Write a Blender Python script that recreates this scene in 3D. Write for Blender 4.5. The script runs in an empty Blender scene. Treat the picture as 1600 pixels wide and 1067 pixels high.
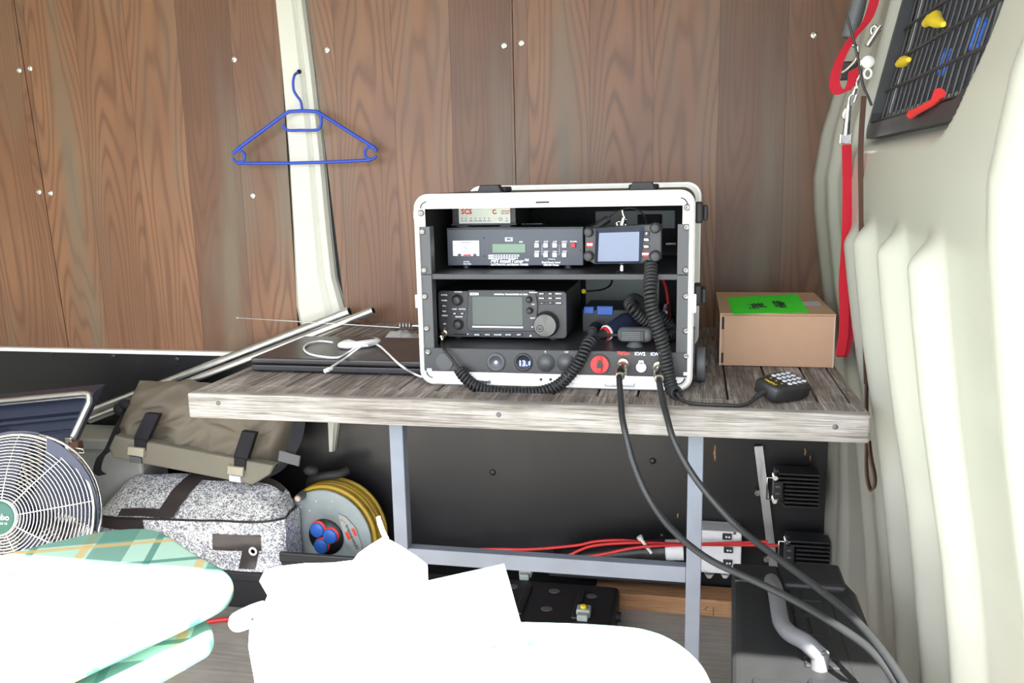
import bpy, bmesh, math, random
from mathutils import Vector, Matrix, noise
random.seed(4)
PI = math.pi
sc = bpy.context.scene
COL = sc.collection

# ------------------------------------------------------------------ camera
CAM = Vector((0, 0, 1.109))
FPX, YAW, PIT, ROL = 1361.1, 0.20758, -0.18255, -0.020706
_f = Vector((-math.sin(YAW)*math.cos(PIT), math.cos(YAW)*math.cos(PIT), math.sin(PIT)))
_r = Vector((math.cos(YAW), math.sin(YAW), 0)); _u = _r.cross(_f)
R_ = _r*math.cos(ROL)+_u*math.sin(ROL); U_ = -_r*math.sin(ROL)+_u*math.cos(ROL)
cd = bpy.data.cameras.new('camera'); cam = bpy.data.objects.new('camera', cd); COL.objects.link(cam)
cd.sensor_width = 36; cd.lens = 36*FPX/1600; cd.clip_start = .02
cam.matrix_world = Matrix(((R_.x, U_.x, -_f.x, CAM.x), (R_.y, U_.y, -_f.y, CAM.y), (R_.z, U_.z, -_f.z, CAM.z), (0, 0, 0, 1)))
sc.camera = cam

# ------------------------------------------------------------------ light
vs = sc.view_settings
vs.view_transform = 'Standard'; vs.look = 'None'; vs.gamma = 1; vs.use_curve_mapping = False
vs.exposure = 2.25
w = bpy.data.worlds.new('sky'); sc.world = w; w.use_nodes = True
bg = w.node_tree.nodes['Background']; bg.inputs[0].default_value = (.86, .90, 1.0, 1); bg.inputs[1].default_value = 1.45
sd = bpy.data.lights.new('sun', 'SUN'); sd.energy = 8.5; sd.angle = .009; sd.color = (1, .96, .88)
sun = bpy.data.objects.new('sun', sd); COL.objects.link(sun)
sun.rotation_euler = Vector((-.10, .70, -1)).to_track_quat('-Z', 'Y').to_euler(); sun.location = (1, -3, 5)

# ------------------------------------------------------------------ helpers
def ray(x, y): return R_*((x-800)/FPX) - U_*((y-533.5)/FPX) + _f
def P(x, y, Y): d = ray(x, y); return CAM + d*(Y/d.y)            # point on the plane at depth Y
def Pz(x, y, z): d = ray(x, y); return CAM + d*((z-CAM.z)/d.z)   # point on a horizontal plane
def L(h):
    c = [int(h[i:i+2], 16)/255 for i in (0, 2, 4)]
    return tuple((v/12.92 if v <= .04045 else ((v+.055)/1.055)**2.4) for v in c)

class N:
    """a material node tree"""
    def __init__(s, name, rough=.5, metal=0, spec=.5):
        s.m = bpy.data.materials.new(name); s.m.use_nodes = True; s.t = s.m.node_tree
        s.p = s.t.nodes['Principled BSDF']
        s.p.inputs['Roughness'].default_value = rough; s.p.inputs['Metallic'].default_value = metal
        s.p.inputs['Specular IOR Level'].default_value = spec
    def n(s, typ, ins=None, **props):
        k = s.t.nodes.new(typ)
        for a, b in props.items(): setattr(k, a, b)
        for a, b in (ins or {}).items(): s.set(k.inputs[a], b)
        return k
    def set(s, sock, v):
        if hasattr(v, 'is_output') or hasattr(v, 'links'): s.t.links.new(v, sock)
        else: sock.default_value = v
    def obj(s): return s.n('ShaderNodeTexCoord').outputs['Object']
    def xyz(s, v):
        k = s.n('ShaderNodeSeparateXYZ', {0: v}); return k.outputs[0], k.outputs[1], k.outputs[2]
    def comb(s, x, y, z): return s.n('ShaderNodeCombineXYZ', {0: x, 1: y, 2: z}).outputs[0]
    def ma(s, op, a, b=0.0, c=0.0):
        k = s.n('ShaderNodeMath', operation=op); s.set(k.inputs[0], a); s.set(k.inputs[1], b); s.set(k.inputs[2], c); return k.outputs[0]
    def noise(s, v, scale=5, detail=3, rough=.5, dist=0):
        return s.n('ShaderNodeTexNoise', {'Vector': v, 'Scale': scale, 'Detail': detail, 'Roughness': rough, 'Distortion': dist}).outputs[0]
    def ramp(s, f, stops):
        k = s.n('ShaderNodeValToRGB', {0: f}); e = k.color_ramp.elements
        while len(e) < len(stops): e.new(.5)
        for q, (pos, c) in zip(e, stops): q.position = pos; q.color = tuple(c)+(1,)
        return k.outputs[0]
    def mix(s, f, a, b, mode='MIX'):
        k = s.n('ShaderNodeMix', data_type='RGBA', blend_type=mode)
        s.set(k.inputs[0], f)
        for i, v in ((6, a), (7, b)): s.set(k.inputs[i], v if hasattr(v, 'links') else tuple(v)+(1,))
        return k.outputs[2]
    def scale(s, v, x, y, z):
        return s.n('ShaderNodeMapping', {'Vector': v, 'Scale': (x, y, z)}).outputs[0]
    def col(s, c): s.set(s.p.inputs['Base Color'], c if hasattr(c, 'links') else tuple(c)+(1,)); return s
    def rough(s, r): s.set(s.p.inputs['Roughness'], r); return s
    def bump(s, h, d=.002, st=.5):
        k = s.n('ShaderNodeBump', {'Height': h, 'Distance': d, 'Strength': st}); s.t.links.new(k.outputs[0], s.p.inputs['Normal']); return s

def plain(name, c, rough=.5, metal=0, spec=.5, var=.10, sc_=40):
    """plain material with faint procedural unevenness"""
    m = N(name, rough, metal, spec); c = L(c) if isinstance(c, str) else c
    f = m.noise(m.obj(), sc_, 3)
    m.col(m.mix(f, [v*(1-var) for v in c], [min(1, v*(1+var)) for v in c]))
    m.rough(m.ma('ADD', m.ma('MULTIPLY', f, .12), rough-.06))
    return m.m

def m_wood_wall():
    m = N('walnut laminate', .42, spec=.4); o = m.obj(); x, y, z = m.xyz(o)
    idx = m.ma('FLOOR', m.ma('DIVIDE', m.ma('ADD', x, 5.04), .155))
    wn = m.n('ShaderNodeTexWhiteNoise', {'W': idx}, noise_dimensions='1D').outputs[0]
    v = m.comb(m.ma('MULTIPLY', x, 6.5), m.ma('MULTIPLY', wn, 40), m.ma('MULTIPLY', z, .75))
    f1 = m.noise(v, 1.0, 1.5, .45)
    warp = m.noise(m.scale(o, 60, 60, 6), 1, 2)
    ring = m.ma('SINE', m.ma('ADD', m.ma('MULTIPLY', f1, 165), m.ma('MULTIPLY', warp, 1.6)))
    ring = m.ma('MULTIPLY_ADD', ring, .5, .5)
    fine = m.noise(m.scale(o, 420, 420, 7), 1, 2)
    blot = m.noise(m.scale(o, 5, 5, 2.2), 1, 3)
    tone = m.ma('ADD', m.ma('MULTIPLY', wn, .5), m.ma('MULTIPLY', blot, .5))
    base = m.ramp(tone, [(.25, (.110, .053, .028)), (.5, (.195, .096, .050)), (.75, (.31, .160, .080))])
    c = m.mix(m.ma('MULTIPLY', m.ma('POWER', ring, 3.0), m.ma('MULTIPLY_ADD', blot, .7, .2)), base, (.095, .045, .026))
    c = m.mix(m.ma('MULTIPLY', fine, .30), c, (.09, .046, .026))
    gy = m.n('ShaderNodeMapRange', {0: m.noise(m.scale(o, 9, 9, 1.2), 1, 2), 1: .50, 2: .72, 3: 0.0, 4: .75}).outputs[0]
    c = m.mix(gy, c, (.15, .125, .085))
    e = m.ma('ABSOLUTE', m.ma('SUBTRACT', m.ma('FRACT', m.ma('DIVIDE', m.ma('ADD', x, 5.04), .155)), .5))
    c = m.mix(m.ma('MULTIPLY', m.ma('GREATER_THAN', e, .494), .55), c, (.03, .016, .01))
    m.col(c); m.bump(ring, .0003, .08); return m.m

def m_grey_wood(name, lo, mid, hi, along='y', warm=.0):
    m = N(name, .85, spec=.2); o = m.obj()
    s1 = (70, 4, 70) if along == 'y' else (4, 70, 70)
    s2 = (260, 9, 260) if along == 'y' else (9, 200, 260)
    g = m.noise(m.scale(o, *s1), 1, 4, .6, .6); fine = m.noise(m.scale(o, *s2), 1, 3, .7)
    bl = m.noise(o, 7, 4, .6)
    f = m.ma('ADD', m.ma('MULTIPLY', g, .42), m.ma('ADD', m.ma('MULTIPLY', fine, .38), m.ma('MULTIPLY', bl, .30)))
    c = m.ramp(f, [(.38, lo), (.55, mid), (.72, hi)])
    s3 = (420, 14, 420) if along == 'y' else (10, 520, 520)
    ck = m.n('ShaderNodeMapRange', {0: m.noise(m.scale(o, *s3), 1, 3, .6), 1: .52, 2: .66, 3: 0.0, 4: .75}).outputs[0]
    c = m.mix(ck, c, [v*.8 for v in lo])
    st = m.n('ShaderNodeMapRange', {0: m.noise(o, 11, 3), 1: .56, 2: .72, 3: 0.0, 4: .5}).outputs[0]
    c = m.mix(st, c, [v*.55 for v in mid] if warm == 0 else (.14, .085, .05))
    m.col(c); m.bump(fine, .0012, .8); return m.m

def m_black_panel():
    m = N('black film faced plywood', .33, spec=.5); o = m.obj()
    s = m.noise(m.scale(o, 3, 3, 160), 1, 2); n2 = m.noise(o, 14, 5, .7)
    f = m.n('ShaderNodeMapRange', {0: n2, 1: .68, 2: .80, 3: 0.0, 4: .22}).outputs[0]
    c = m.mix(f, (.010, .010, .011), (.12, .115, .105))
    m.col(c); m.rough(m.ma('MULTIPLY_ADD', n2, .25, .22)); m.bump(s, .0005, .12); return m.m

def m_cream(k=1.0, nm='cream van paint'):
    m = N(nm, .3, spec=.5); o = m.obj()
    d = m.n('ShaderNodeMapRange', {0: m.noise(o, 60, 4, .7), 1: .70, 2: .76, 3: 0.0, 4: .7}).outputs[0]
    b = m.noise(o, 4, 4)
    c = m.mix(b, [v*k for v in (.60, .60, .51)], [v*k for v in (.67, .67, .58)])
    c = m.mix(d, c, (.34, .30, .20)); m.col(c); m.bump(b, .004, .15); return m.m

def m_floor():
    m = N('grey plywood floor', .75, spec=.3); o = m.obj()
    g = m.noise(m.scale(o, 5, 90, 5), 1, 4, .65); b = m.noise(o, 6, 4)
    f = m.ma('ADD', m.ma('MULTIPLY', g, .5), m.ma('MULTIPLY', b, .5))
    m.col(m.ramp(f, [(.3, (.24, .22, .195)), (.55, (.40, .37, .335)), (.8, (.52, .49, .45))])); m.bump(g, .001, .5); return m.m

def m_grass():
    m = N('sunny grass', .9, spec=.1); o = m.obj()
    m.col(m.ramp(m.noise(o, 9, 5, .7), [(.3, (.10, .105, .085)), (.7, (.24, .23, .21))])); return m.m

def m_sparkle():
    m = N('silver glitter fabric', .3, spec=.6); o = m.obj()
    v = m.n('ShaderNodeTexVoronoi', {'Vector': o, 'Scale': 330.0}); c1 = m.xyz(v.outputs['Color'])[0]
    v2 = m.n('ShaderNodeTexVoronoi', {'Vector': o, 'Scale': 150.0}); c2 = m.xyz(v2.outputs['Color'])[1]
    f = m.ma('ADD', m.ma('MULTIPLY', c1, .7), m.ma('MULTIPLY', c2, .3))
    m.col(m.ramp(f, [(.15, (.14, .14, .165)), (.45, (.50, .51, .55)), (.7, (1.0, 1.0, 1.0))]))
    m.p.inputs['Metallic'].default_value = .25; m.bump(f, .002, .7); return m.m

def m_plaid():
    m = N('green tartan cotton', .9, spec=.1); o = m.obj(); x, y, z = m.xyz(o)
    a = m.ma('ADD', m.ma('MULTIPLY', x, .93), m.ma('MULTIPLY', y, .37)); b = m.ma('ADD', m.ma('MULTIPLY', y, .93), m.ma('MULTIPLY', x, -.37))
    def band(t, per, off, wd): return m.ma('LESS_THAN', m.ma('FRACT', m.ma('ADD', m.ma('DIVIDE', t, per), off)), wd)
    c = m.mix(0.0, (.42, .63, .53), (.42, .63, .53))
    for t in (a, b):
        c = m.mix(m.ma('MULTIPLY', band(t, .19, .1, .30), .72), c, (.10, .25, .205))
        c = m.mix(m.ma('MULTIPLY', band(t, .19, .62, .06), .8), c, (.06, .22, .18))
        c = m.mix(m.ma('MULTIPLY', band(t, .19, .20, .07), .75), c, (.62, .42, .16))
    m.col(c); m.bump(m.noise(o, 700, 2), .0008, .4); return m.m

def m_fabric(name, c, rough=.85, sc_=500):
    m = N(name, rough, spec=.2); o = m.obj(); c = L(c) if isinstance(c, str) else c
    n1 = m.noise(o, sc_, 2); n2 = m.noise(o, 6, 3)
    m.col(m.mix(n2, [v*.8 for v in c], [min(1, v*1.15) for v in c])); m.bump(n1, .0006, .4); return m.m

def m_glass(name, c, rough=.08):
    return plain(name, c, rough, 0, .6, .04, 5)

def m_lit(name, c, e):
    m = N(name, .4); m.col(c); m.p.inputs['Emission Color'].default_value = tuple(c)+(1,); m.p.inputs['Emission Strength'].default_value = e; return m.m

M = {}
M['wall'] = m_wood_wall(); M['black_panel'] = m_black_panel(); M['cream'] = m_cream(.86); M['bulkhead'] = m_cream(.62, 'cream paint dimmed against door light'); M['floor'] = m_floor(); M['grass'] = m_grass()  # bulkhead: the pillar's cream paint, darkened to offset strong door light
M['deck'] = m_grey_wood('weathered deck boards', (.075, .062, .056), (.215, .182, .165), (.47, .435, .42), 'y', 1)
M['fascia'] = m_grey_wood('bleached front board', (.10, .085, .072), (.28, .255, .23), (.46, .435, .41), 'x')
M['fir'] = m_grey_wood('fir batten', (.30, .15, .07), (.46, .25, .125), (.58, .36, .20), 'x')
M['sparkle'] = m_sparkle(); M['plaid'] = m_plaid()
M['rim'] = plain('white painted aluminium', (.80, .80, .76), .35)
M['black'] = plain('black plastic', (.018, .018, .019), .42)
M['satin'] = plain('satin black metal', (.029, .030, .032), .40)
M['rail'] = plain('grey black rail', (.058, .060, .064), .45)
M['dark'] = plain('dark liner', (.010, .010, .011), .7)
M['panel'] = plain('tuner front', (.050, .058, .072), .4)
M['chrome'] = plain('chrome', (.75, .74, .72), .18, 1)
M['screw'] = plain('dull screw steel', (.30, .29, .28), .38, .9)
M['nickel'] = plain('nickel connector', (.72, .66, .55), .25, 1)
M['alu'] = plain('aluminium', (.72, .74, .77), .32, 1)
M['galv'] = plain('galvanised steel', (.17, .19, .23), .5, .2, var=.25, sc_=14)
M['white'] = plain('white', (.82, .82, .82), .5)
M['ink'] = plain('white ink', (.85, .87, .9), .6)
M['red'] = plain('red', (.62, .03, .03), .45)
M['redtxt'] = plain('red ink', (.75, .05, .04), .6)
M['blackink'] = plain('black ink', (.012, .012, .012), .7)
M['lcd'] = m_glass('green lcd', (.13, .22, .14), .25)
M['screen'] = m_glass('grey display', (.075, .095, .09), .12)
M['bluescreen'] = m_glass('blue grey display', (.13, .16, .24), .2)
M['knob'] = plain('rubber knob', (.030, .030, .032), .5)
_d = N('turned dial', .32, 1.0); _d.col((.11, .11, .105)); _d.p.inputs['Anisotropic'].default_value = .9
_d.t.links.new(_d.n('ShaderNodeTangent', direction_type='RADIAL', axis='Y').outputs[0], _d.p.inputs['Tangent']); M['dial'] = _d.m
M['modem'] = plain('pale modem face', (.80, .84, .72), .5)
M['navy'] = plain('navy plastic', (.02, .026, .05), .35)
M['blue'] = plain('blue plastic', (.018, .06, .44), .4)
M['blue2'] = plain('bright blue', (.03, .13, .50), .4)
M['yellow'] = plain('yellow plastic', (.75, .55, .02), .5)
M['cable_yellow'] = plain('yellow cable jacket', (.42, .27, .025), .45, var=.3, sc_=20)
M['webbing'] = m_fabric('red webbing', (.50, .020, .035), .75)
M['leather'] = m_fabric('brown leather', (.09, .048, .035), .6, 200)
M['card'] = plain('cardboard', (.50, .315, .20), .85, var=.06)
M['card_edge'] = plain('cardboard edge', (.62, .47, .36), .85)
M['neon'] = plain('neon green paper', (.045, .80, .03), .7)
M['tape'] = plain('pale tape', (.62, .60, .72), .3)
M['laptop'] = plain('laptop lid', (.026, .022, .022), .32, var=.03, sc_=8)
M['olive'] = m_fabric('grey brown canvas', (.175, .150, .115), .6)
M['olive_light'] = m_fabric('pale canvas flap', (.205, .190, .150), .7)
M['strap'] = m_fabric('black webbing', (.018, .018, .022), .6)
M['tan'] = plain('beige buckle', (.40, .37, .28), .5)
M['vinyl'] = plain('brown black vinyl', (.045, .036, .036), .25)
M['greydrum'] = plain('grey reel drum', (.30, .34, .34), .5)
M['rubberblack'] = plain('rubber', (.015, .015, .016), .65)
M['cable'] = plain('black cable jacket', (.016, .017, .019), .4)
M['cloth'] = m_fabric('white cotton', (.82, .82, .83), .9)
M['paper'] = plain('white paper', (.85, .85, .85), .8, var=.02)
M['greybox'] = plain('grey plastic', (.40, .41, .39), .5)
M['fan_green'] = plain('fan badge green', (.014, .10, .065), .4)
M['hardcase'] = plain('hard case plastic', (.017, .0175, .019), .5, spec=.35, var=.2)
M['handle'] = plain('grey handle', (.12, .12, .13), .5)
M['usb'] = m_lit('blue indicator', (.25, .35, 1.0), 1.5)
M['led'] = m_lit('blue digits', (.12, .22, 1.0), 1.6)
M['key_grey'] = plain('pale keys', (.52, .55, .60), .5)
M['bag'] = plain('clear bag', (.5, .5, .54), .15)
M['palegrey'] = plain('pale grey green', (.33, .37, .34), .5)
M['gray'] = plain('mid grey', (.10, .105, .11), .5)
M['hole'] = plain('dark hole', (.004, .004, .004), .9)

class B:
    """collects shapes for one mesh"""
    def __init__(s): s.v = []; s.f = []; s.m = []; s.s = []
    def add(s, vs, fs, mi=0, T=None, smooth=False):
        o = len(s.v)
        s.v += [(T @ Vector(v)) if T is not None else Vector(v) for v in vs]
        for f in fs: s.f.append([i+o for i in f]); s.m.append(mi); s.s.append(smooth)
        return s
    def bm(s, bm, mi, T=None, smooth=False):
        bm.verts.index_update()
        s.add([v.co.copy() for v in bm.verts], [[v.index for v in f.verts] for f in bm.faces], mi, T, smooth); bm.free(); return s
    def box(s, c, d, mi=0, bev=0, T=None, seg=2, smooth=False):
        bm = bmesh.new(); bmesh.ops.create_cube(bm, size=1)
        for v in bm.verts: v.co = Vector((v.co.x*d[0]+c[0], v.co.y*d[1]+c[1], v.co.z*d[2]+c[2]))
        if bev: bmesh.ops.bevel(bm, geom=bm.edges[:], offset=min(bev, min(d)*.49), segments=seg, affect='EDGES', profile=.5)
        return s.bm(bm, mi, T, smooth)
    def b2(s, lo, hi, mi=0, bev=0, T=None, seg=2):
        return s.box([(a+b)/2 for a, b in zip(lo, hi)], [abs(b-a) for a, b in zip(lo, hi)], mi, bev, T, seg)
    def cyl(s, p0, p1, r0, r1=None, mi=0, n=16, T=None, cap=True):
        p0, p1 = Vector(p0), Vector(p1); r1 = r0 if r1 is None else r1
        z = (p1-p0).normalized(); x = z.orthogonal().normalized(); y = z.cross(x)
        ring = lambda p, r: [p+(x*math.cos(2*PI*i/n)+y*math.sin(2*PI*i/n))*r for i in range(n)]
        a, b = ring(p0, r0), ring(p1, r1)
        s.add(a+b, [(i, (i+1) % n, n+(i+1) % n, n+i) for i in range(n)], mi, T, True)
        if cap: s.add(a, [tuple(range(n))[::-1]], mi, T); s.add(b, [tuple(range(n))], mi, T)
        return s
    def tube(s, pts, r, mi=0, n=8, closed=False, cap=True, T=None):
        pts = [Vector(p) for p in pts]; N_ = len(pts); rr = r if hasattr(r, '__len__') else [r]*N_
        vs, up = [], None
        for i, p in enumerate(pts):
            a = pts[(i-1) % N_] if (i or closed) else p; b = pts[(i+1) % N_] if (i < N_-1 or closed) else p
            t = (b-a)
            if t.length < 1e-9: t = Vector((0, 0, 1))
            t.normalize()
            if up is None: up = t.orthogonal().normalized()
            up = up-t*up.dot(t)
            if up.length < 1e-6: up = t.orthogonal()
            up.normalize(); sd_ = t.cross(up)
            vs += [p+(up*math.cos(2*PI*k/n)+sd_*math.sin(2*PI*k/n))*rr[i] for k in range(n)]
        fs = []
        for i in range(N_ if closed else N_-1):
            j = (i+1) % N_
            fs += [(i*n+k, i*n+(k+1) % n, j*n+(k+1) % n, j*n+k) for k in range(n)]
        s.add(vs, fs, mi, T, True)
        if cap and not closed:
            s.add(vs[:n], [tuple(range(n))[::-1]], mi, T); s.add(vs[-n:], [tuple(range(n))], mi, T)
        return s
    def ribbon(s, pts, wd, side, th=.0015, mi=0):
        """flat strap along pts; side = width direction (vector or list)"""
        pts = [Vector(p) for p in pts]; vs = []
        for i, p in enumerate(pts):
            t = (pts[min(i+1, len(pts)-1)]-pts[max(i-1, 0)]).normalized()
            sd_ = Vector(side[i] if isinstance(side, list) else side).normalized(); nn = t.cross(sd_).normalized()
            vs += [p+sd_*wd/2+nn*th/2, p-sd_*wd/2+nn*th/2, p-sd_*wd/2-nn*th/2, p+sd_*wd/2-nn*th/2]
        fs = [(i*4+k, i*4+(k+1) % 4, i*4+4+(k+1) % 4, i*4+4+k) for i in range(len(pts)-1) for k in range(4)]
        n = len(vs); fs += [(3, 2, 1, 0), (n-4, n-3, n-2, n-1)]
        return s.add(vs, fs, mi)
    def lathe(s, prof, n=24, mi=0, T=None, smooth=True, cap=True):
        """prof: (radius, height) along +z"""
        vs = []
        for r, h in prof: vs += [(r*math.cos(2*PI*k/n), r*math.sin(2*PI*k/n), h) for k in range(n)]
        fs = [(i*n+k, i*n+(k+1) % n, (i+1)*n+(k+1) % n, (i+1)*n+k) for i in range(len(prof)-1) for k in range(n)]
        s.add(vs, fs, mi, T, smooth)
        if cap and prof[-1][0] > 1e-6: s.add(vs[-n:], [tuple(range(n))], mi, T)
        if prof[0][0] > 1e-6: s.add(vs[:n], [tuple(range(n))[::-1]], mi, T)
        return s
    def prism(s, poly, h0, h1, mi=0, T=None, bev=0, seg=2, smooth=False):
        bm = bmesh.new(); vs = [bm.verts.new((p[0], p[1], h0)) for p in poly]; f = bm.faces.new(vs)
        if f.normal.z > 0 or (f.normal_update() or f.normal.z > 0): f.normal_flip()
        r = bmesh.ops.extrude_face_region(bm, geom=[f])
        for v in [g for g in r['geom'] if isinstance(g, bmesh.types.BMVert)]: v.co.z = h1
        bmesh.ops.recalc_face_normals(bm, faces=bm.faces[:])
        if bev:
            ed = [e for e in bm.edges if abs(e.verts[0].co.z-e.verts[1].co.z) < 1e-7]
            bmesh.ops.bevel(bm, geom=ed, offset=bev, segments=seg, affect='EDGES', profile=.5)
        return s.bm(bm, mi, T, smooth)
    def ball(s, c, r, mi=0, T=None, nu=16, nv=10):
        r = r if hasattr(r, '__len__') else (r, r, r)
        bm = bmesh.new(); bmesh.ops.create_uvsphere(bm, u_segments=nu, v_segments=nv, radius=1)
        for v in bm.verts: v.co = Vector((v.co.x*r[0]+c[0], v.co.y*r[1]+c[1], v.co.z*r[2]+c[2]))
        return s.bm(bm, mi, T, True)
    def grid(s, fn, nu, nv, mi=0, smooth=True, T=None, keep=None):
        vs = [fn(i/nu, j/nv) for j in range(nv+1) for i in range(nu+1)]
        fs = [(j*(nu+1)+i, j*(nu+1)+i+1, (j+1)*(nu+1)+i+1, (j+1)*(nu+1)+i) for j in range(nv) for i in range(nu) if keep is None or keep((i+.5)/nu, (j+.5)/nv)]
        return s.add(vs, fs, mi, T, smooth)
    def text(s, t, size, T, mi=0, depth=.0002, align='CENTER', bold=0, shear=0, sx=1):
        c = bpy.data.curves.new('t', 'FONT'); c.body = t; c.size = size; c.align_x = align; c.align_y = 'CENTER'
        c.extrude = depth; c.offset = bold; c.shear = shear; c.resolution_u = 2
        o = bpy.data.objects.new('t', c); COL.objects.link(o)
        dg = bpy.context.evaluated_depsgraph_get(); me = bpy.data.meshes.new_from_object(o.evaluated_get(dg))
        s.add([(v.co.x*sx, v.co.y, v.co.z) for v in me.vertices], [list(p.vertices) for p in me.polygons], mi, T)
        bpy.data.objects.remove(o); bpy.data.curves.remove(c); bpy.data.meshes.remove(me); return s
    def obj(s, name, mats, parent=None, at=None):
        """one mesh object; vertices are in world space, 'at' (or the parent) becomes the origin"""
        me = bpy.data.meshes.new(name); o0 = Vector(at) if at is not None else (parent_loc(parent) if parent else Vector((0, 0, 0)))
        me.from_pydata([v-o0 for v in s.v], [], s.f)
        for m in (mats if isinstance(mats, (list, tuple)) else [mats]): me.materials.append(M[m] if isinstance(m, str) else m)
        me.polygons.foreach_set('material_index', s.m); me.polygons.foreach_set('use_smooth', s.s); me.update()
        bm = bmesh.new(); bm.from_mesh(me); bmesh.ops.recalc_face_normals(bm, faces=bm.faces[:]) if len(bm.faces) < 60000 else None; bm.to_mesh(me); bm.free()
        o = bpy.data.objects.new(name, me); COL.objects.link(o)
        if parent: o.parent = parent
        o.location = o0 - (parent_loc(parent) if parent else Vector((0, 0, 0)))
        return o

_loc = {}
def parent_loc(o):
    l = o.location.copy()
    while o.parent: o = o.parent; l = l+o.location
    return l
def thing(name, label, cat, at, group=None):
    o = bpy.data.objects.new(name, None); COL.objects.link(o); o.location = Vector(at); o.empty_display_size = .05
    return tag(o, label, cat, group)
def tag(o, label, cat, group=None):
    o['label'] = label; o['category'] = cat
    if group: o['group'] = group
    return o
def struct(o): o['kind'] = 'structure'; return o
def lab(o, l): o['label'] = l; return o

def TF(p, dx=0, dz=0):   # text on a front that faces the door (-Y)
    return Matrix.Translation(Vector(p)) @ Matrix.Rotation(PI/2, 4, 'X')
def smooth_path(pts, k=8, closed=False):
    pts = [Vector(p) for p in pts]; n = len(pts); out = []
    for i in range(n if closed else n-1):
        g = (lambda q: pts[q % n]) if closed else (lambda q: pts[max(0, min(n-1, q))])
        a, b, c, d = g(i-1), g(i), g(i+1), g(i+2)
        for j in range(k):
            t = j/k
            out.append(.5*((2*b)+(c-a)*t+(2*a-5*b+4*c-d)*t*t+(3*b-a-3*c+d)*t**3))
    if not closed: out.append(pts[-1])
    return out
def resample(pts, n):
    d = [0]
    for a, b in zip(pts, pts[1:]): d.append(d[-1]+(b-a).length)
    out, j = [], 0
    for i in range(n+1):
        t = d[-1]*i/n
        while j < len(d)-2 and d[j+1] < t: j += 1
        k = (t-d[j])/max(1e-9, d[j+1]-d[j]); out.append(pts[j].lerp(pts[j+1], k))
    return out, d[-1]
def coil(b, pts, R=.0095, r=.0030, pitch=.0062, mi=0, steps=12, n=6):
    path, ln = resample(smooth_path(pts, 10), 400)
    turns = ln/pitch; N_ = int(turns*steps); up = None; out = []
    for i in range(N_+1):
        t = i/N_*400; k = min(399, int(t)); p = path[k].lerp(path[k+1], t-k); tg = (path[min(400, k+2)]-path[max(0, k-2)]).normalized()
        if up is None: up = tg.orthogonal().normalized()
        up = (up-tg*up.dot(tg)).normalized(); sd_ = tg.cross(up); a = 2*PI*i/steps
        out.append(p+(up*math.cos(a)+sd_*math.sin(a))*R)
    return b.tube(out, r, mi, n)
def fbox(b, x0, y0, x1, y1, Y, t, mi=0, bev=0):
    """box whose front lies on the plane Y and covers these photo corners"""
    a, c = P(x0, y0, Y), P(x1, y1, Y); return b.b2((a.x, Y, c.z), (c.x, Y+t, a.z), mi, bev)
def fdisc(b, x, y, r, Y, t, mi=0, n=20, r2=None):
    p = P(x, y, Y); return b.cyl(p, p-Vector((0, t, 0)), r, r2, mi, n)
def ft(b, t, x, y, size, Y, mi, align='CENTER', bold=0, shear=0, sx=1): return b.text(t, size, TF(P(x, y, Y)), mi, .0002, align, bold, shear, sx)

# ================================================================== setting
WY = 2.22
def panel(x0t, x0b, x1t, x1b, z0, z1, mat, name, y=WY):
    b = B(); p = [(x0b, y, z0), (x1b, y, z0), (x1t, y, z1), (x0t, y, z1)]
    q = [(a, y+.012, c) for a, _, c in p]
    b.add(p+q, [(0, 1, 2, 3), (7, 6, 5, 4), (0, 4, 5, 1), (1, 5, 6, 2), (2, 6, 7, 3), (3, 7, 4, 0)])
    return struct(b.obj(name, mat, at=((x0b+x1b)/2, y, z0)))
ZT = 1.80
wp = []
wp.append(panel(-3.0, -3.0, -1.871, -1.815, .648, ZT, 'wall', 'wall_back'))
wp.append(panel(-1.868, -1.812, -1.072, -1.076, .648, ZT, 'wall', 'wall_back'))
wp.append(panel(-1.005, -.925, -.4515, -.4485, .648, ZT, 'wall', 'wall_back'))
wp.append(panel(-.4495, -.4465, .40, .40, .648, ZT, 'wall', 'wall_back'))
for x, y, k in ((30, 110, 0), (47, 107, 1), (61, 300, 0), (79, 302, 1), (366, 93, 1), (395, 306, 1), (511, 78, 2), (788, 71, 2), (815, 67, 3), (1272, 55, 3)):
    b = B(); p = P(x, y, WY); T = Matrix.Translation(p) @ Matrix.Rotation(PI/2, 4, 'X')
    b.lathe([(.0085, 0), (.0082, .0016), (.0062, .0028), (.0050, .0026), (.0045, .0036), (.002, .0042), (.0018, .003), (0, .003)], 20, 0, T)
    lab(b.obj('screw', 'chrome', wp[k]), 'round silver screw with washer')
b = B(); b.b2((-3, WY+.013, -.03), (1.6, WY+.03, ZT)); struct(b.obj('wall_back_frame', 'dark', at=(0, WY, .3)))
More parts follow.
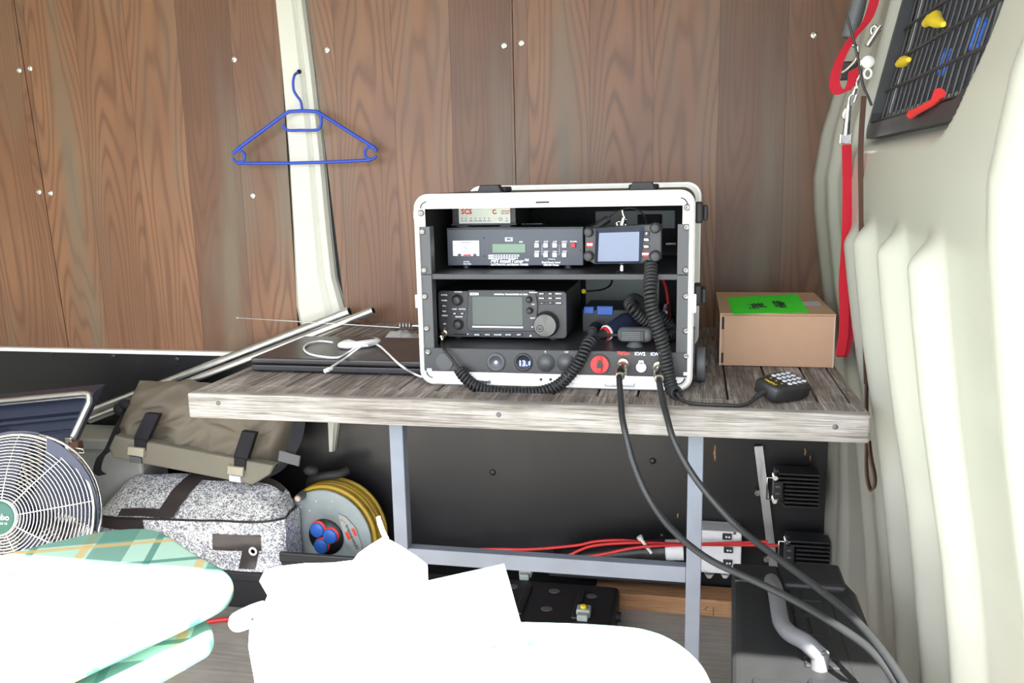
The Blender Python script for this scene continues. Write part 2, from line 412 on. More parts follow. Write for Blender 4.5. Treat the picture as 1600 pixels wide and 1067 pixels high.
# lower black lining
b = B(); b.b2((-3, WY, 0), (.42, WY+.014, .64)); 
for x, y, w_, h_ in ((1117, 708, 2.5, 13), (1258, 706, 2, 6), (1059, 806, 1.5, 4), (1034, 836, 3, 2), (1266, 716, 1.2, 5)):
    p = [P(x+w_*math.cos(a)*(.7+.3*math.sin(3*a+x)), y+h_*math.sin(a), WY-.0003) for a in [i*PI/5 for i in range(10)]]; b.add(p, [tuple(range(10))], 1)
lo = struct(b.obj('wall_back_lower', ['black_panel', 'fir'], at=(-1, WY, 0)))
for x, y in ((82, 551), (177, 556), (277, 561), (770, 738), (1020, 720)):
    b = B(); p = P(x, y, WY); b.ball((p.x, p.y, p.z), (.009, .005, .009)); b.obj('bolt', 'black', lo)
b = B(); b.b2((-3, WY-.02, .637), (-.92, WY+.002, .648), 0, .002); struct(b.obj('trim_1', 'rim', at=(-2, WY, .64)))
# body pillar between the wood panels
prof = [(-1.083, -.995, 1.80), (-1.077, -.995, 1.579), (-1.072, -.981, 1.40), (-1.068, -.970, 1.19), (-1.070, -.962, .98), (-1.073, -.955, .86), (-1.075, -.935, .78), (-1.07, -.930, .74), (-1.03, -.945, .60), (-.999, -.965, .455), (-.999, -.983, .368)]
b = B(); sec = ((0, 0), (.10, -.016), (.62, -.016), (.72, -.009), (.80, -.016), (.93, -.012), (1, 0))
path = []
vs = []
for x0, x1, z in prof: vs += [(x0+(x1-x0)*u, WY-.001+d, z) for u, d in sec]
k = len(sec)
b.add(vs, [(j*k+i, j*k+i+1, (j+1)*k+i+1, (j+1)*k+i) for j in range(len(prof)-1) for i in range(k-1)])
n = len(vs); b.add([(v[0], WY+.012, v[2]) for v in vs], [(j*k, j*k+k-1, (j+1)*k+k-1, (j+1)*k) for j in range(len(prof)-1)])
p = P(467, 112, WY-.019); b.cyl(p, p+Vector((0, .002, 0)), .006, None, 1, 14)
struct(b.obj('trim_2', ['cream', 'hole'], at=(-1.0, WY, .37)))

b = B(); b.b2((-3, .28, -.03), (.60, 2.25, 0)); struct(b.obj('floor', 'floor', at=(-1, 1.2, 0)))
b = B(); b.b2((-3, .215, ZT), (.48, 2.27, ZT+.03)); struct(b.obj('ceiling', 'cream', at=(-1, 1.2, ZT)))
b = B(); b.b2((-3.03, .28, -.03), (-3, 2.25, ZT)); struct(b.obj('wall_left', 'cream', at=(-3, 1.2, 0)))
b = B(); b.b2((-3.03, .215, -.5), (-2.25, .25, ZT)); struct(b.obj('wall_front', 'cream', at=(-2.2, .23, 0)))
b = B(); b.b2((-12, -14, -.52), (10, 2.2, -.5)); struct(b.obj('ground', 'grass', at=(0, -4, -.5)))

# ribbed bulkhead towards the cab
PROF = [(0, .400), (.15, .398), (.33, .385), (.43, .372), (.53, .359), (.63, .345), (.73, .326), (.83, .308), (.93, .293), (1.03, .280), (1.10, .276), (1.2, .289), (1.31, .318), (1.5, .357), (1.8, .42)]
def prx(z):
    for (a, xa), (c, xc) in zip(PROF, PROF[1:]):
        if z <= c: return xa+(xc-xa)*(z-a)/(c-a)
    return PROF[-1][1]
def sst(t): t = max(0, min(1, t)); return t*t*(3-2*t)
RIBS = [(1.115, 1.045, .034), (1.298, 1.045, .034), (1.503, 1.045, .032), (1.662, 1.03, .022), (1.876, 1.7, .016), (2.07, 1.7, .016)]
def wsd(y, z):   # signed distance to the window opening (negative inside)
    cy, hy, z0, r = 1.40, .350, 1.155, .13
    qx = abs(y-cy)-hy+(r if y < cy else .03); qz = (z0-z)+(r if y < cy else .03); rr = r if y < cy else .03
    return math.hypot(max(qx, 0), max(qz, 0))+min(max(qx, qz), 0)-rr
def bulk(y, z):
    x = prx(z)
    for ry, zt, a in RIBS:
        hw = .046; d = abs(y-ry)
        if d < hw:
            t = sst((zt-z)/.05)*(.5+.5*math.cos(PI*d/hw))**.8; x -= a*t*(.35+.65*sst((z-.02)/.3))
    if y < .93: x += (.93-y)*.30 - .012*math.sin(min(1, (.93-y)/.06)*PI)
    if y > 1.85 and z < .75: x -= sst((y-1.85)/.37)*max(0, x-.338)
    s = wsd(y, z)
    x += .040*sst((.012-s)/.028)
    return (x, y, z)
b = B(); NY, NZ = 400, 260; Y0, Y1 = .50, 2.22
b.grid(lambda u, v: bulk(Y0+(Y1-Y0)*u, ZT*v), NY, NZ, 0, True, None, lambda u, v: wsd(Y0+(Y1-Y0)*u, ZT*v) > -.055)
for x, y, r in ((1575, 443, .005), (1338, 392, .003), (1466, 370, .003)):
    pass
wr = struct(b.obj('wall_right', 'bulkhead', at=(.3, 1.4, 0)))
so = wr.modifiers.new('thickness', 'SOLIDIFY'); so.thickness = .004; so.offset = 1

# steel guard across the bulkhead window
def gx(y, z, d=0): return prx(z)+.028+d
gr = thing('window_guard', 'black steel mesh guard over the window in the cream bulkhead, upper right', 'guard', (.32, 1.4, 1.16))
def outline(off, n=10):
    pts = []
    ya, yb, z0, r = 1.05+off, 1.75-off, 1.155+off, max(.03, .13-off)
    pts += [(yb, 1.79)]; pts += [(yb, z0+.02), (yb-.006, z0+.006), (yb-.02, z0)]
    pts += [(ya+r-r*math.sin(PI/2*i/n), z0+r-r*math.cos(PI/2*i/n)) for i in range(n+1)]
    pts += [(ya, 1.79)]
    return pts
b = B(); o1, o2 = outline(.015), outline(.040)
for dx in (0,):
    vs = [(gx(y, z, -.010), y, z) for y, z in o1]+[(gx(y, z, -.012), y, z) for y, z in o2]+[(gx(y, z, .012), y, z) for y, z in o1]+[(gx(y, z, .012), y, z) for y, z in o2]
    n = len(o1)
    for a, c in ((0, n), (n, 3*n), (3*n, 2*n), (2*n, 0)):
        b.add(vs, [(a+i, a+i+1, c+i+1, c+i) for i in range(n-1)])
b.obj('frame', 'satin', gr)
b = B()
y = 1.73
while y > 1.07:
    zb = 1.165
    while wsd(y, zb) > -.012 and zb < 1.6: zb += .005
    b.tube([(gx(y, z, .004), y, z) for z in [zb+(1.78-zb)*i/8 for i in range(9)]], .0022, 0, 6); y -= .0335
z = 1.20
while z < 1.78:
    ya = 1.10
    while wsd(ya, z) > -.012: ya += .005
    if ya > 1.2: ya = 1.2
    b.tube([(gx(yy, z, -.001), yy, z) for yy in [ya-.02+(1.735-ya+.02)*i/6 for i in range(7)]], .0024, 0, 6); z += .052
b.obj('wire_mesh', 'satin', gr)
def tiefn(x, y):
    d = ray(x, y); t = .8
    for _ in range(40):
        p = CAM+d*t; t += (gx(p.y, p.z, -.004)-p.x)/d.x*.9
    return CAM+d*t
for pts in ([(1446, 37), (1455, 30), (1464, 34), (1474, 38)], [(1404, 100), (1412, 96), (1420, 93)], [(1450, 33), (1462, 26), (1468, 33)]):
    b = B(); q = [tiefn(*p) for p in pts]; b.tube(q, [.006]+[.0095]*(len(q)-2)+[.004], 0, 8)
    tag(b.obj('cable_tie', 'yellow', at=q[0]), {1446: 'lower of the two knotted yellow ties high on the black window guard', 1404: 'single yellow tie knotted on the guard, the lowest yellow one', 1450: 'uppermost knotted yellow tie on the black window guard'}[pts[0][0]], 'tie', 'yellow ties on the window guard')
b = B(); q = [tiefn(*p)+Vector((-.014, 0, 0)) for p in ((1441, 178), (1452, 172), (1478, 158), (1487, 145))]; b.tube(q, [.007, .005, .005, .008], 0, 8)
tag(b.obj('cable_tie', 'red', at=q[0]), 'red tie at the lower rounded corner of the black window guard', 'tie')
# cab behind the guard
b = B(); b.b2((1.5, -.8, -.1), (1.53, 2.3, 1.95)); struct(b.obj('wall_cab', 'gray', at=(1.5, 1.3, -.1)))
b = B(); b.b2((.42, -.8, -.1), (1.5, 2.3, -.07)); struct(b.obj('floor_cab', 'gray', at=(1, 1.3, -.1)))
b = B(); b.b2((.49, -.8, ZT), (.80, 2.27, ZT+.03)); struct(b.obj('ceiling_cab', 'gray', at=(1, 1.3, ZT)))
for i, (y, wd, mt, lb) in enumerate(((1.70, .030, 'palegrey', 'pale grey upright board behind the guard, nearest the wood wall'), (1.625, .035, 'palegrey', 'pale upright board behind the guard, second from the wood wall'), (1.55, .022, 'navy', 'narrow dark upright board behind the window guard'), (1.475, .045, 'palegrey', 'widest pale upright board behind the guard, nearest the blue clamps'))):
    b = B(); T = Matrix.Translation((.46, y+.35*0, 1.12)) @ Matrix.Rotation(.2, 4, 'Y'); b.box((0, 0, .33), (.02, wd, .66), 0, .003, T)
    tag(b.obj('upright_board', mt, at=(.46, y, 1.12)), lb, 'board')
b = B(); b.b2((.47, 1.0, 1.16), (.60, 1.42, 1.72), 0, .05); tag(b.obj('car_seat', 'navy', at=(.53, 1.2, 1.16)), 'dark seat back seen through the black window guard', 'seat')
b = B(); b.b2((.40, .95, 1.10), (.66, 1.8, 1.16), 0, .01); tag(b.obj('storage_shelf', 'palegrey', at=(.5, 1.4, 1.10)), 'pale grey ledge at the bottom of the guarded window', 'shelf')
for (xy, lb) in ((((1442, 108), (1448, 84)), 'lower blue clamp handle behind the black window guard'), (((1490, 68), (1500, 36)), 'upper right blue clamp handle behind the black window guard')):
    b = B(); a, c = (tiefn(*p)+Vector((.035, .03, 0)) for p in xy); b.cyl(a, c, .008, .010, 0, 12); b.ball(a, .009); b.ball(c, .011)
    tag(b.obj('clamp_handle', 'blue2', at=a), lb, 'clamp')

# ================================================================== work bench
TX0, TX1, TY0, TY1, TZ = -.90, .2735, 1.39, 2.195, .74
t = thing('workbench', 'weathered grey plank bench on grey steel legs, carrying the radio case', 'bench', (-.31, 1.8, 0))
b = B(); x = TX0+.02; i = 0
while x < TX1-.03:
    wd = .066+random.random()*.012; e = min(x+wd, TX1-.018)
    if TX1-.018-e < .03: e = TX1-.018
    b.b2((x+.0018, TY0+.075, TZ-.024), (e-.0018, TY1, TZ-.001*random.random()), 0, .002); x = e
b.obj('plank_top', 'deck', t)
b = B(); b.b2((TX0, TY0, TZ-.046), (TX1, TY0+.022, TZ+.001), 0, .004); 
for px_, py_ in ((341, 630), (779, 648), (1305, 667)):
    p = P(px_, py_, TY0); b.lathe([(.0045, 0), (.004, .0012), (0, .0014)], 12, 1, TF(p))
b.obj('front_board', ['fascia', 'gray'], t)
b = B(); b.b2((TX0, TY0+.022, TZ-.024), (TX1, TY0+.074, TZ), 0, .002); b.b2((TX1-.017, TY0+.074, TZ-.040), (TX1, TY1, TZ), 0, .002); b.b2((TX0, TY0+.074, TZ-.040), (TX0+.018, TY1, TZ), 0, .002)
for px_, py_ in ((1190, 615), (1322, 628), (1270, 620)):
    p = Pz(px_, py_, TZ); b.lathe([(.004, 0), (.004, .0006), (0, .0008)], 12, 1, Matrix.Translation(p))
b.obj('edge_board', ['deck', 'gray'], t)
for lx in (-.530, -.004):
    for ly, nm in ((1.430, 'leg'),):
        b = B(); b.b2((lx, ly, 0), (lx+.0255, ly+.0255, TZ-.025), 0, .0015); b.obj(nm, 'galv', t)
b = B(); b.b2((-.505, 1.432, .420), (-.004, 1.454, .449), 0, .0015); lab(b.obj('crossbar', 'galv', t), 'grey steel crossbar with rust specks')
b = B(); b.b2((-.53, 1.432, TZ-.05), (.02, 1.455, TZ-.025)); b.b2((-.53, 2.10, TZ-.05), (.02, 2.125, TZ-.025)); b.b2((-.53, 1.455, TZ-.05), (-.505, 2.215, TZ-.025)); b.b2((-.004, 1.455, TZ-.05), (.021, 2.215, TZ-.025)); b.obj('frame', 'galv', t)

# ================================================================== rack case
RX0, RX1, RZ0, RZ1, RY = -.4925, .0015, TZ+.001, TZ+.3485, 1.503
RD = .46
t = thing('rack_case', 'white rimmed black rack case full of radios on the plank bench', 'case', ((RX0+RX1)/2, RY, TZ))
def rrect(x0, z0, x1, z1, r, n=8):
    out = []
    for cx, cz, a0 in ((x1-r, z1-r, 0), (x0+r, z1-r, 90), (x0+r, z0+r, 180), (x1-r, z0+r, 270)):
        out += [(cx+r*math.cos(math.radians(a0+90*i/n)), cz+r*math.sin(math.radians(a0+90*i/n))) for i in range(n+1)]
    return out
def ringmesh(b, A, C, ya, yc, mi=0, smooth=False):
    n = len(A); vs = [(x, ya, z) for x, z in A]+[(x, yc, z) for x, z in C]
    b.add(vs, [(i, (i+1) % n, n+(i+1) % n, n+i) for i in range(n)], mi, None, smooth)
def zof_(y): return P(660, y, RY+.005).z
OR = rrect(RX0, RZ0, RX1, RZ1, .026)
# opening from the photograph
ix0, ix1, iz0, iz1 = RX0+.0085, RX1-.0085, RZ0+.0255, RZ1-.026
n8 = 8
IR = rrect(ix0, iz0, ix1, iz1, .003)
def ofs(d): return rrect(RX0+d, RZ0+d, RX1-d, RZ1-d, .026-d*.6)
b = B(); ringmesh(b, OR, ofs(.0035), RY+.006, RY, 0, True); ringmesh(b, ofs(.0035), ofs(.009), RY, RY, 0); ringmesh(b, ofs(.009), ofs(.010), RY, RY+.003, 0)
ringmesh(b, ofs(.010), IR, RY+.003, RY+.004, 0); ringmesh(b, IR, IR, RY+.004, RY+.030, 0); ringmesh(b, OR, OR, RY+.006, RY+.030, 0, True)
fbox(b, 837, 314.5, 858, 317.5, RY+.0025, .001, 1)
for cx, cy, s_, mi in ((745, 595, 1, 0), (968, 600.5, 1, 0)):
    p = P(cx, cy, RY+.001); b.box((p.x, RY+.001, p.z), (.054, .004, .0085), 2, .0015); b.box((p.x, RY-.001, p.z), (.044, .002, .003), 2)
for cx, cy in ((845, 593), (860, 593)):
    p = P(cx, cy, RY+.001); b.cyl(p, p+Vector((0, .003, 0)), .0025, None, 1, 10)
for k, (x, z, a) in enumerate(((RX0+.026, RZ1-.026, 95), (RX1-.026, RZ1-.026, 5), (RX0+.026, RZ0+.026, 185), (RX1-.026, RZ0+.026, 275))):
    b.tube([(x+.0125*math.cos(math.radians(a+80*i/8)), RY+.002, z+.0125*math.sin(math.radians(a+80*i/8))) for i in range(9)], .0011, 1, 5)
b.b2((ix0-.001, RY+.003, zof_(354)), (ix0+.0125, RY+.0055, iz1+.002), 0); b.b2((ix1-.0125, RY+.003, zof_(354)), (ix1+.001, RY+.0055, iz1+.002), 0)
lab(b.obj('front_rim', ['rim', 'black', 'alu'], t), 'white rounded front rim')
# shell: outer skin, inner lining and back wall, one open box
b = B(); ringmesh(b, OR, OR, RY+.030, RY+RD-.03, 0, True); INN = rrect(RX0+.007, RZ0+.010, RX1-.007, RZ1-.010, .014)
ringmesh(b, INN, INN, RY+.030, RY+RD-.02, 1, True)
n = len(INN); b.add([(x, RY+RD-.02, z) for x, z in INN], [tuple(range(n))], 1); b.add([(x, RY+RD-.008, z) for x, z in OR], [tuple(range(n))], 0); ringmesh(b, OR, OR, RY+RD-.03, RY+RD-.008, 0)
fbox(b, 930, 330, 1055, 357, RY+RD-.024, .004, 2, .003)
fbox(b, 996, 335, 1034, 350, RY+RD-.030, .007, 1, .002)
fbox(b, 915, 427, 1030, 478, RY+RD-.0235, .003, 2, .002)
b.obj('shell', ['satin', 'dark', 'palegrey'], t)
BR = rrect(RX0-.004, RZ0, RX1+.012, RZ1+.010, .030)
BRi = rrect(RX0, RZ0+.002, RX1+.008, RZ1+.006, .028)
b = B(); ringmesh(b, OR, BRi, RY+RD-.06, RY+RD-.055, 0); ringmesh(b, BRi, BR, RY+RD-.055, RY+RD-.055); ringmesh(b, BR, BR, RY+RD-.055, RY+RD-.025, 0, True); ringmesh(b, BR, OR, RY+RD-.025, RY+RD-.02)
lab(b.obj('rear_rim', 'rim', t), 'white rear rim')
# clasps: top and sides
for px_, wd in ((766, .023), (1004, .023)):
    p = P(px_, 300, RY+.03); x = p.x; b = B()
    b.prism([(x-wd, RZ1-.001), (x+wd, RZ1-.001), (x+wd*.72, RZ1+.014), (x-wd*.72, RZ1+.014)], -(RY+.045), -(RY+.020), 0, Matrix.Rotation(PI/2, 4, 'X'), .002)
    b.b2((x-wd*1.1, RY+.045, RZ1), (x+wd*1.1, RY+.10, RZ1+.010), 0, .003); b.obj('clasp', 'hardcase', t)
for z, y in ((RZ1-.040, RY+.03), (RZ0+.165, RY+.03)):
    b = B(); b.b2((RX1-.001, y, z-.018), (RX1+.013, y+.05, z+.018), 0, .004); b.b2((RX1+.013, y+.006, z-.014), (RX1+.021, y+.05, z+.012), 0, .003); b.obj('clasp', 'hardcase', t)
b = B(); b.b2((RX0-.006, RY+.02, RZ1-.045), (RX0+.001, RY+.05, RZ1-.03), 0, .001); b.obj('clasp', 'alu', t)
for zz in (RZ0+.155,):
    b = B(); b.b2((RX1-.002, RY+.004, zz-.016), (RX1+.004, RY+.012, zz+.016), 0, .001); b.obj('hinge_pin', 'rim', t); b = B(); b.b2((RX0-.004, RY+.004, zz-.012), (RX0+.002, RY+.012, zz+.012), 0, .001); b.obj('hinge_pin', 'rim', t)
p = P(1091, 584, RY+.07)
b = B(); T = Matrix.Translation((RX1+.014, RY+.09, TZ+.033)) @ Matrix.Rotation(PI/2, 4, 'Y')
b.lathe([(0, -.010), (.020, -.010), (.022, -.008), (.031, -.008), (.032, -.005), (.032, .005), (.031, .008), (.022, .008), (.020, .006), (.006, .006), (.006, .012), (0, .012)], 28, 0, T)
b.b2((RX1-.001, RY+.075, TZ+.03), (RX1+.003, RY+.105, TZ+.10), 0, .001); b.obj('wheel', 'gray', t)
# rails
def zof(y): return P(660, y, RY).z
rails = []
zt_, zm_, zb_ = P(672, 354, RY+.005).z, P(672, 428.5, RY+.005).z, P(672, 545, RY+.005).z
for sx in (0, 1):
    x0 = ix0+.0005 if sx == 0 else ix1-.0205
    for a, c in ((zt_, zm_), (zm_-.001, zb_)):
        b = B(); b.b2((x0, RY+.004, c), (x0+.020, RY+.007, a), 0, .0005); xs = x0+.018 if sx == 0 else x0
        b.b2((xs, RY+.007, c), (xs+.002, RY+.028, a)); rails.append(b.obj('rack_ear', 'rail', t))
def rscrew(par, x, y, Y=RY+.004):
    b = B(); T = TF(P(x, y, Y)); b.lathe([(.0062, 0), (.006, .0012), (.0048, .0014), (.0045, .003), (.0025, .0036), (.002, .0024), (0, .0024)], 16, 0, T)
    b.obj('screw', 'screw', par)
sheet = rails
for x, y in ((660, 362), (663, 422)): rscrew(rails[0], x, y)
for x, y in ((664, 463), (667, 513)): rscrew(rails[1], x, y)
for x, y in ((1073, 355), (1072, 422)): rscrew(rails[2], x, y)
for x, y in ((1072, 463), (1072, 517)): rscrew(rails[3], x, y)
fr = [c for c in t.children if c.name.startswith('front_rim')][0]
for x, y in ((658, 333), (1074, 324)): rscrew(fr, x, y, RY+.003)
# shelves (sheet steel, screwed to the ears)
zs = P(870, 428, RY+.008).z; zl = P(870, 546.5, RY+.008).z
for z, x0, x1 in ((zs, ix0+.019, ix1-.019), (zl, ix0+.019, ix1-.019)):
    b = B(); b.b2((x0, RY+.008, z-.0025), (x1, RY+.38, z)); b.b2((x0, RY+.007, z-.010), (x1, RY+.010, z), 0, .001); b.obj('shelf', 'satin', t)
# socket panel
zp1, zp0 = P(870, 548, RY).z, P(870, 587, RY).z; zp0 = iz0+.001
b = B(); b.b2((ix0+.001, RY+.002, zp0), (ix1-.001, RY+.005, zp1), 0, .0007)
ft(b, 'KW2', 1000, 553, .0085, RY+.0018, 1, bold=.0002); ft(b, 'KW1', 1025, 553.5, .0085, RY+.0018, 1, bold=.0002); ft(b, '70/2m', 974, 552, .0085, RY+.0018, 2, bold=.0002)
ft(b, '!!', 852, 550, .006, RY+.0018, 1); ft(b, '12V', 885, 550, .005, RY+.0018, 1)
sp = b.obj('socket_panel', ['satin', 'ink', 'redtxt'], t)
for x, y in ((669, 550), (1072, 556)): rscrew(sp, x, y, RY+.002)
for x, y in ((671, 578), (1072, 584)):
    b = B(); p = P(x, y, RY+.002); b.box((p.x, RY+.0015, p.z), (.009, .001, .006), 0, .0004); b.obj('slot', 'rim', sp)
Yp = RY+.002
b = B(); fdisc(b, 695, 565, .016, Yp, .003, 0, 28); b.obj('socket_cap', 'rail', sp)
b = B(); T = TF(P(775, 566, Yp)); b.lathe([(.018, 0), (.0175, .002), (.012, .0035), (.011, .0015), (0, .0015)], 28, 0, T); fdisc(b, 775, 566, .0028, Yp-.0012, .0012, 1, 12); b.obj('usb_socket', ['rail', 'usb'], sp)
b = B(); T = TF(P(818, 566, Yp)); b.lathe([(.017, 0), (.0165, .002), (.013, .003), (.0125, .0015), (0, .0015)], 28, 0, T); ft(b, '13.', 817, 568, .014, Yp-.0018, 1, bold=.0003); ft(b, '8', 828, 568, .011, Yp-.0018, 1, bold=.0003)
b.obj('voltmeter', ['black', 'led'], sp)
for x in (853, 884):
    b = B(); T = TF(P(x, 567, Yp)); b.lathe([(.0165, 0), (.016, .003), (.0125, .0035), (.012, .0055), (0, .006)], 28, 0, T); b.obj('socket_cap', 'rail', sp)
b = B(); fdisc(b, 937, 569, .0185, Yp, .002, 1, 28); fdisc(b, 937, 569, .0160, Yp-.002, .004, 0, 28); p = P(937, 570, Yp-.006); b.box((p.x, p.y, p.z), (.009, .008, .030), 0, .003)
p = P(937, 570, Yp-.0100); b.prism([(p.x-.005, p.z-.006), (p.x+.005, p.z-.006), (p.x+.005, p.z), (p.x+.001, p.z+.010), (p.x-.001, p.z+.010), (p.x-.005, p.z)], -(Yp-.009), -(Yp-.0106), 1, Matrix.Rotation(PI/2, 4, 'X'))
lab(b.obj('battery_switch', ['red', 'black'], sp), 'red rotary battery switch')
b = B(); fdisc(b, 1002, 573, .0088, Yp, .006, 0, 24); p = P(1002, 565, Yp); b.box((p.x, Yp-.003, p.z), (.009, .006, .006), 0, .001); lab(b.obj('socket_cap', 'rim', sp), 'white metal socket cap')

# ------------------------------------------------------------------ modem on the tuner
Ym = 1.64; zm0 = P(757, 359, 1.62).z
a, c = P(706, 318, Ym), P(806, 353, Ym); bz = 1.0235
t = thing('radio_modem', 'small radio modem with pale face, on top of the black tuner', 'modem', ((a.x+c.x)/2, Ym+.06, bz))
b = B(); b.b2((a.x, Ym, bz+.003), (c.x, Ym+.15, bz+.046), 0, .001); b.b2((a.x-.002, Ym-.004, bz+.002), (c.x+.002, Ym, bz+.006), 0, .001)
for x in (a.x+.02, c.x-.02): b.b2((x-.01, Ym-.002, bz), (x+.01, Ym+.012, bz+.003), 1)
b.obj('housing', ['satin', 'gray'], t)
b = B(); p0, p1 = P(717, 325, Ym), P(798, 350, Ym); b.b2((p0.x, Ym-.003, p1.z), (p1.x, Ym, bz+.043), 0, .0005)
Yt = Ym-.0034
ft(b, 'SCS', 729, 331, .013, Yt, 1, bold=.0005); ft(b, 'DRAGON', 783, 330, .0042, Yt, 1, 'LEFT', .0001); ft(b, 'DR-7400', 783, 333.5, .0042, Yt, 2, 'LEFT')
for x in (722, 728, 736, 743, 750, 757, 764, 792): fdisc(b, x, 341, .0010, Yt, .0004, 2, 8)
for x, s in ((722, 'TX'), (728, 'RX'), (736, 'ERR'), (743, 'PHS'), (750, 'CON'), (757, 'TRF'), (764, 'STA'), (792, 'ON')): ft(b, s, x, 345, .0034, Yt, 2)
p = P(773, 331, Yt); b.tube([p+Vector((.0035*math.cos(i*PI/8), 0, .0035*math.sin(i*PI/8))) for i in range(2, 16)], .0010, 1, 5)
p = P(782, 342, Yt); b.tube([p+Vector((.003*math.sin(i*PI/8), 0, .003*math.cos(i*PI/8))) for i in range(2, 15)], .0004, 2, 5); b.b2((p.x-.0003, Yt-.0004, p.z+.001), (p.x+.0003, Yt, p.z+.004), 2)
b.obj('face_plate', ['modem', 'redtxt', 'blackink'], t)

# ------------------------------------------------------------------ antenna tuner
Ya = 1.60; a, c = P(699, 363.5, Ya), P(911, 417.5, Ya); x0, x1, z1 = a.x, P(911, 390, Ya).x, a.z
t = thing('antenna_tuner', 'wide black antenna tuner with square white keys on the upper shelf', 'tuner', ((x0+x1)/2, Ya+.1, zs))
b = B(); b.b2((x0-.002, Ya+.002, zs+.006), (x1+.001, Ya+.20, 1.0235), 0, .001)
for x in (x0+.03, x1-.03): b.cyl((x, Ya+.02, zs), (x, Ya+.02, zs+.007), .008, None, 0, 12)
b.obj('housing', 'satin', t)
b = B(); b.b2((x0, Ya-.001, zs+.0065), (x1, Ya+.002, 1.0205), 0, .0006); Yt = Ya-.0012
for x, y in ((756, 372), (757, 400), (907, 391), (869, 391)): fdisc(b, x, y, .0014, Yt, .0004, 2, 8)
def frect(x0, y0, x1, y1, mi, t_=.0005): fbox(b, x0, y0, x1, y1, Yt-t_, t_+.0002, mi)
frect(789, 371, 801, 377, 1); ft(b, 'MFJ', 795, 374, .0052, Yt-.0006, 2, bold=.0003)
ft(b, 'MFJ IntelliTuner™', 796, 408, .0098, Yt, 1, bold=.0002, shear=.25); ft(b, 'AUTOMATIC ANTENNA TUNER', 796, 413.5, .0050, Yt, 1, bold=.0002)
ft(b, 'MODEL', 729, 409, .0036, Yt, 1, bold=.0001); ft(b, 'MFJ-993B', 730, 412.5, .0040, Yt, 1, bold=.0001)
ft(b, 'Dual Power Level', 861, 410, .0048, Yt, 1, bold=.0002); ft(b, '300/150 Watts', 861, 414, .0048, Yt, 1, bold=.0002); ft(b, 'TUNING', 862, 405, .0036, Yt, 1)
ft(b, 'SWR', 814, 378, .003, Yt, 1, bold=.0002)
frect(763, 398, 811, 401, 1, .0003); frect(763, 402, 809, 404.5, 1, .0003)
for i in range(9): frect(772+i*4.2, 398.6, 774.5+i*4.2, 400.4, 2, .0005); frect(772+i*4.2, 402.4, 774+i*4.2, 404, 2, .0005)
for x, s in ((839, 'ANT'), (853, 'C-UP'), (867, 'L-UP'), (882, 'AUTO'), (896, 'POWER')): ft(b, s, x, 377.5, .0036, Yt, 1, bold=.0001)
for x, s in ((839, 'MODE'), (853, 'C-DN'), (867, 'L-DN'), (882, 'TUNE')): ft(b, s, x, 392.8, .0032, Yt, 1, bold=.0001)
for pts in (((850, 383), (847, 383), (847, 398), (850, 398)), ((871, 383), (874, 383), (874, 398), (871, 398))): b.tube([P(x, y, Yt) for x, y in pts], .0004, 1, 4)
b.obj('front_panel', ['panel', 'ink', 'blackink'], t)
b = B(); fbox(b, 707, 376, 749, 400, Yt-.0015, .003, 0, .0005); Yq = Yt-.0017
for cx, rr, a0, a1 in ((716, .021, 20, 78), (742, .021, 102, 160), (729, .016, 45, 135)):
    p = P(cx, 400, Yq); b.tube([p+Vector((rr*math.cos(math.radians(a0+(a1-a0)*i/10)), 0, rr*math.sin(math.radians(a0+(a1-a0)*i/10)))) for i in range(11)], .00025, 1, 4)
for cx in (718, 742): fdisc(b, cx, 399, .0035, Yq, .0004, 2, 12)
fbox(b, 724, 397.5, 736, 399.6, Yq-.0002, .0003, 3); ft(b, 'CROSS-NEEDLE', 728, 379, .0030, Yq, 1)
lab(b.obj('meter', ['paper', 'blackink', 'vinyl', 'redtxt'], t), 'white cross needle meter')
b = B(); fbox(b, 769, 381, 821, 395, Yt-.001, .003, 0, .0005); lab(b.obj('display', 'lcd', t), 'green display')
for y in (383, 398):
    for x in (839, 853, 867, 882) + ((896,) if y == 383 else ()):
        b = B(); p = P(x, y, Yt); b.box((p.x, Yt-.002, p.z), (.0085, .006, .0085), 0, .001); k = b.obj('key', 'red' if x == 896 else 'white', t)
        if x == 896: lab(k, 'red power key')
b = B(); b.b2((x1+.085, Ya+.10, zs), (x1+.128, Ya+.19, zs+.055), 0, .002); ft(b, 'ALINCO', 1048, 381, .005, Ya+.0995, 1)
tag(b.obj('junction_module', ['gray', 'ink'], at=(x1+.1, Ya+.15, zs)), 'dark grey module on the upper shelf behind the small blue screen', 'module')
b = B(); b.tube([P(816, 322, 1.72), P(816, 353, 1.72), P(850, 354, 1.70)], .0012, 0, 6); b.b2((P(816, 353, 1.71).x, 1.70, 1.0235), (P(849, 353, 1.71).x, 1.73, 1.0255))
tag(b.obj('metal_bracket', 'gray', at=P(816, 353, 1.72)), 'thin metal bracket on the tuner, right of the modem', 'bracket')

